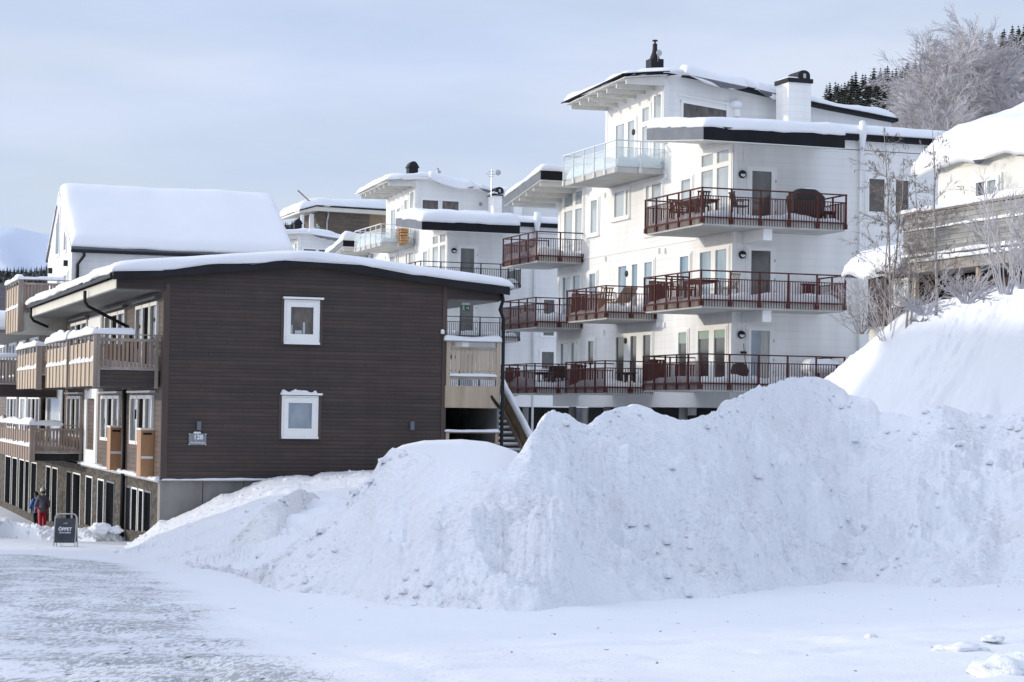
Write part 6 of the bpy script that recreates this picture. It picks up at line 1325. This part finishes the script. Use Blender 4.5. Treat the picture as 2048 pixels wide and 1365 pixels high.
def bbq():
    p = aY(1611, 430, 68.9); c = (p[0], 68.9, F3+.2); t = thing('covered_barbecue', c, 'large barbecue under a dark fabric cover on the top red balcony', 'barbecue')
    xs = [(-.62, .62, .22), (-.64, .72, .30), (-.60, .86, .30), (-.55, .90, .26)]
    rng = np.random.default_rng(3); V = []; F = []; rings = [(.60, .30, .16), (.64, .33, .42), (.68, .34, .66), (.66, .34, .82), (.48, .30, .98), (.34, .22, 1.08), (.30, .18, 1.10)]; k = 36
    for i, (a, b, z) in enumerate(rings):
        for j in range(k):
            th = 2*math.pi*j/k; ca, sa = math.cos(th), math.sin(th); ex = .35; u = a*abs(ca)**ex*np.sign(ca); v = b*abs(sa)**ex*np.sign(sa); fo = 1+.05*math.sin(th*9+i*.4)*(1-i/7); V.append((c[0]+u*fo, c[1]+v*fo, c[2]+z+(.07*math.sin(th*5)+.05*math.sin(th*8+1) if i == 0 else 0)))
    for i in range(len(rings)-1):
        for j in range(k): F.append((i*k+j, i*k+(j+1) % k, (i+1)*k+(j+1) % k, (i+1)*k+j))
    F.append(tuple((len(rings)-1)*k+j for j in range(k))); q = MB(); q.add(V, F); q.build('fabric_cover', FABD, t, smooth=True)
    q = MB(); q.box(c[0]-.48, c[0]+.48, c[1]-.25, c[1]+.25, c[2], c[2]+.18); q.build('cart', BLACK, t)
    snow_pad(flat(c[0]-.05, c[0]+.28, c[1]-.2, c[1]+.2, c[2]+1.085), .33, .4, .07, 2, .0, .1, .3, .02, res=.06).build('snow', SNOW, t, smooth=True)
bbq()
p = aY(1655, 430, 69.2); table((p[0], 69.2, F3+.05), 0, RAILB, 'small dark side table with snow right of the covered barbecue', .55, .45, .5, .12)
table((31.35, 70.0, F2+.1), math.pi/2, REDW, 'red wooden garden table on the middle balcony beside its corner', 1.5, .8, .72)
chair((31.05, 71.1, F2+.12), 0, REDW, 'red slatted bench-like chair behind the middle balcony table', w_=1.0)
chair((32.1, 69.2, F2+.12), math.radians(200), WOODG, 'grey wooden chair tilted against the middle balcony window', w_=.5)
chair((31.4, 79.8, 3.92+.2), math.radians(190), WOODR, 'weathered wooden armchair on the snowy balcony beside the plant pot', w_=.6)
def lounger():
    a = aX(1250, 616, 31.9); t = thing('sun_lounger', (31.8, 78.4, 4.15), 'brown wooden sun lounger with raised back on the balcony', 'sun lounger')
    q = MB(); q.quadbox([(31.5, 78.6, 4.45), (32.1, 78.6, 4.45), (32.1, 77.8, 4.95), (31.5, 77.8, 4.95), (31.5, 78.6, 4.49), (32.1, 78.6, 4.49), (32.1, 77.8, 4.99), (31.5, 77.8, 4.99)]); q.build('backrest', WOODR, t)
    q = MB(); q.box(31.5, 32.1, 78.6, 79.6, 4.42, 4.47); q.build('seat', WOODR, t)
    for x in (31.52, 32.04):
        for y in (77.9, 79.4): q = MB(); q.box(x, x+.04, y, y+.04, 3.95, 4.42 if y > 79 else 4.8); q.build('leg', WOODR, t)
lounger()
q = MB(); q.lathe((31.0, 78.9, 4.1), [(.12, 0), (.18, .3), (.19, .34), (.15, .34)], 16); q.build('plant_pot', WOODO, None, loc=(31.0, 78.9, 4.1), label='orange clay plant pot on the balcony between armchair and lounger', category='plant pot', smooth=True)
# wicker set on the lowest far balcony
for i, y in enumerate((86.2, 87.3)): chair((31.7+.2*i, y-.4, 1.05), math.pi, WICK, ('left', 'right')[i]+'most of the two dark wicker chairs on the lowest far balcony', 'wicker chairs on the lowest far balcony', w_=.62, back=.92, wicker=True)
table((31.6, 87.2, 1.0), 0, WICK, 'snow topped round-edged wicker table behind the two wicker chairs', .9, .8, .7, .14)
table((31.9, 78.4, 1.0), .4, RAILB, 'small black garden table on the lowest middle balcony', .7, .6, .6)
p = aY(1479, 760, 69.4); q = MB(); q.lathe((p[0], 69.4, F1+.18), [(.2, 0), (.30, .12), (.33, .34), (.26, .56), (.1, .62)], 20); q.build('log_basket', FABD, None, loc=(p[0], 69.4, F1+.18), label='round dark basket beside the lowest balcony door', category='basket', smooth=True)
b = MB(); p0, p1 = aY(1494, 755, 69.2), aY(1487, 688, 69.85); b.tube([p0, p1], .014, 6); bo = b.build('broom', BLACK, None, loc=tuple(map(float, p0)), label='thin broom leaning on the white wall by the lowest door', category='broom')
b = MB(); b.box(p1[0]-.12, p1[0]+.1, 69.78, 69.86, aY(1487, 708, 69.8)[2], aY(1487, 703, 69.8)[2]); b.build('broom_head', BLACK, bo)
p = aY(1640, 745, 69.0); table((p[0], 69.0, F1+.1), 0, RAILW, 'white cloth covered table deep in snow on the lowest balcony', 1.3, .8, .5, .35)
# firewood stack on the glass balcony of the second building
def firewood():
    c = aX(803, 484, 33.6); w0 = thing('firewood_stack', c, 'stack of split firewood on the far glass railed balcony', 'firewood'); rng = np.random.default_rng(8)
    q = MB()
    for i in range(7):
        for j in range(6):
            r = .075+rng.uniform(-.02, .015); y = c[1]-.6+i*.17+rng.uniform(-.02, .02); z = c[2]-.05+j*.15+rng.uniform(-.02, .02); q.tube([(c[0]-.25, y, z), (c[0]+.25, y, z)], r, 6)
    q.build('logs', varied('split_logs', (.32, .15, .06), (.62, .40, .2), 9, .8), w0)
firewood()
# roof antenna and satellite dish on the second building
def antenna():
    c = aD(983, 366, 122); t = thing('roof_antenna', (c[0], c[1], c[2]-.8), 'small aerial mast with a dish on the second building roof', 'antenna'); z1 = c[2]+.75
    q = MB(); q.tube([(c[0], c[1], c[2]-.8), (c[0], c[1], z1)], .03, 6); q.build('mast', STEEL, t)
    for dz, l in ((-.25, .35), (-.1, .2), (-.4, .18)): q = MB(); q.bar((c[0]-l, c[1], z1+dz), (c[0]+l*.6, c[1], z1+dz), .03); q.build('aerial_rod', STEEL, t)
    q = MB(); q.lathe((c[0]+.35, c[1]-.1, z1-.15), [(.03, .06), (.12, .03), (.17, -.02), (.16, -.03)], 14, axis=1); q.build('dish', STEEL, t, smooth=True)
antenna()

# ------------------------------------------------------------------ two people by the stone base
def skin_obj(name, joints, edges, radii, m, par, sub=2, root=0):
    me = bpy.data.meshes.new(name); me.from_pydata(joints, edges, []); o = bpy.data.objects.new(name, me); put(o, par)
    s = o.modifiers.new('skin', 'SKIN'); s.use_smooth_shade = True
    for i, r in enumerate(radii): me.skin_vertices[0].data[i].radius = (r, r) if not isinstance(r, tuple) else r
    me.skin_vertices[0].data[root].use_root = True
    b = o.modifiers.new('subdivision', 'SUBSURF'); b.levels = sub; b.render_levels = sub; me.materials.append(m); return o
SKIN = mat('skin', (.55, .36, .28), .5); HAIR = mat('hair', (.06, .04, .03), .6)
def person(c, h, rz, label, jm, tm, hatm, step=.10, arm=.0):
    t = thing('person', c, label, 'person', 'people walking by the stone base'); t.rotation_euler = (0, 0, rz); k = h/1.75
    J = [(0, 0, .95), (0, 0, 1.15), (0, .01, 1.36), (0, .01, 1.47), (0, -.01, 1.56), (0, -.02, 1.66), (0, -.01, 1.73),
         (-.09, 0, .90), (-.11, -step*.5, .50), (-.11, -step, .09), (-.11, -step-.13, .04), (.09, 0, .90), (.11, step*.6, .50), (.11, step*1.4, .09), (.11, step*1.4-.13, .04),
         (-.17, .01, 1.40), (-.25, .03, 1.14), (-.27, -.06-arm, .90), (-.27, -.08-arm, .82), (.17, .01, 1.40), (.26, -.01, 1.14), (.29, -.12-arm, .93), (.29, -.15-arm, .86)]
    E = [(0, 1), (1, 2), (2, 3), (3, 4), (4, 5), (5, 6), (0, 7), (7, 8), (8, 9), (9, 10), (0, 11), (11, 12), (12, 13), (13, 14), (2, 15), (15, 16), (16, 17), (17, 18), (2, 19), (19, 20), (20, 21), (21, 22)]
    Rr = [.13, .12, .13, .055, .075, .095, .07, .085, .06, .042, .035, .085, .06, .042, .035, .06, .045, .032, .03, .06, .045, .032, .03]
    # fingers and thumbs grow from the hands
    for hnd, sx in ((18, -1), (22, 1)):
        bx, by, bz = J[hnd]
        for f, (dx, L_) in enumerate(((-.024, .065), (-.008, .075), (.008, .07), (.024, .055))):
            J.append((bx+dx*.3, by+dx, bz-.045)); Rr.append(.010); E.append((hnd, len(J)-1)); J.append((bx-sx*.012, by+dx, bz-.045-L_)); Rr.append(.008); E.append((len(J)-2, len(J)-1))
        J.append((bx-sx*.02, by-.04, bz-.03)); Rr.append(.010); E.append((hnd, len(J)-1))
    S = lambda P: [(a*k, b*k, z*k) for a, b, z in P]
    skin_obj('body', S(J), E, [r*k for r in Rr], SKIN, t, 2)
    P = [J[0], (0, .0, 1.15), (0, .01, 1.36), (0, .0, 1.47), J[15], J[16], (J[17][0], J[17][1], .95), J[19], J[20], (J[21][0], J[21][1], .97), (0, 0, .84)]
    skin_obj('jacket', S(P), [(0, 1), (1, 2), (2, 3), (2, 4), (4, 5), (5, 6), (2, 7), (7, 8), (8, 9), (0, 10)], [r*k for r in (.185, .175, .175, .09, .095, .078, .062, .095, .078, .062, .18)], jm, t)
    P = [J[0], (-.09, 0, .88), J[8], (J[9][0], J[9][1], .10), (.09, 0, .88), J[12], (J[13][0], J[13][1], .10)]
    skin_obj('trousers', S(P), [(0, 1), (1, 2), (2, 3), (0, 4), (4, 5), (5, 6)], [r*k for r in (.16, .12, .095, .08, .12, .095, .08)], tm, t)
    for s_, j in ((-1, 10), (1, 14)):
        q = MB(); x, y, z = J[j]; q.box((x-.05)*k, (x+.05)*k, (y-.05)*k, (y+.17)*k, -.01, .09*k); me = bpy.data.meshes.new('boot'); me.from_pydata(q.v, [], q.f); me.materials.append(BLACK); put(bpy.data.objects.new('boot', me), t)
    q = MB(); q.lathe((0, -.01*k, 1.63*k), [(.112*k, 0), (.118*k, .05*k), (.10*k, .12*k), (.05*k, .16*k), (.02*k, .17*k)], 18); q.lathe((0, -.01*k, 1.80*k), [(.02*k, -.04*k), (.045*k, 0), (.02*k, .04*k)], 10)
    me = bpy.data.meshes.new('hat'); me.from_pydata(q.v, [], q.f); me.materials.append(hatm); me.polygons.foreach_set('use_smooth', [True]*len(q.f)); put(bpy.data.objects.new('hat', me), t)
    q = MB(); q.lathe((0, .02*k, 1.60*k), [(.10*k, -.06*k), (.105*k, 0), (.10*k, .05*k)], 16); me = bpy.data.meshes.new('hair'); me.from_pydata(q.v, [], q.f); me.materials.append(HAIR); put(bpy.data.objects.new('hair', me), t)
    q = MB()
    for sx in (-1, 1): q.lathe((sx*.035*k, -.115*k, 1.645*k), [(.004, -.012), (.013, -.004), (.013, .004), (.004, .01)], 8, axis=1)
    q.box(-.013*k, .013*k, -.135*k, -.10*k, 1.60*k, 1.64*k); q.box(-.03*k, .03*k, -.122*k, -.105*k, 1.570*k, 1.578*k); me = bpy.data.meshes.new('face'); me.from_pydata(q.v, [], q.f); me.materials.append(HAIR); put(bpy.data.objects.new('face', me), t)
JG = mat('grey_jacket', (.11, .11, .14), .7); TR = mat('red_trousers', (.42, .012, .025), .6); HW = mat('white_hat', (.6, .6, .6), .8); JB = mat('blue_jacket', (.02, .11, .38), .6); TB = mat('black_trousers', (.012, .012, .015), .6)
c = aD(84, 1062, 84); person((c[0], c[1], c[2]), 1.68, math.pi+.15, 'person seen from behind in a grey jacket, red trousers and white bobble hat', JG, TR, HW)
c = aD(71, 1057, 86.5); person((c[0], c[1], c[2]), 1.45, math.pi+.4, 'shorter person in a blue jacket and black trousers left of the one in red trousers', JB, TB, TB, arm=.05)
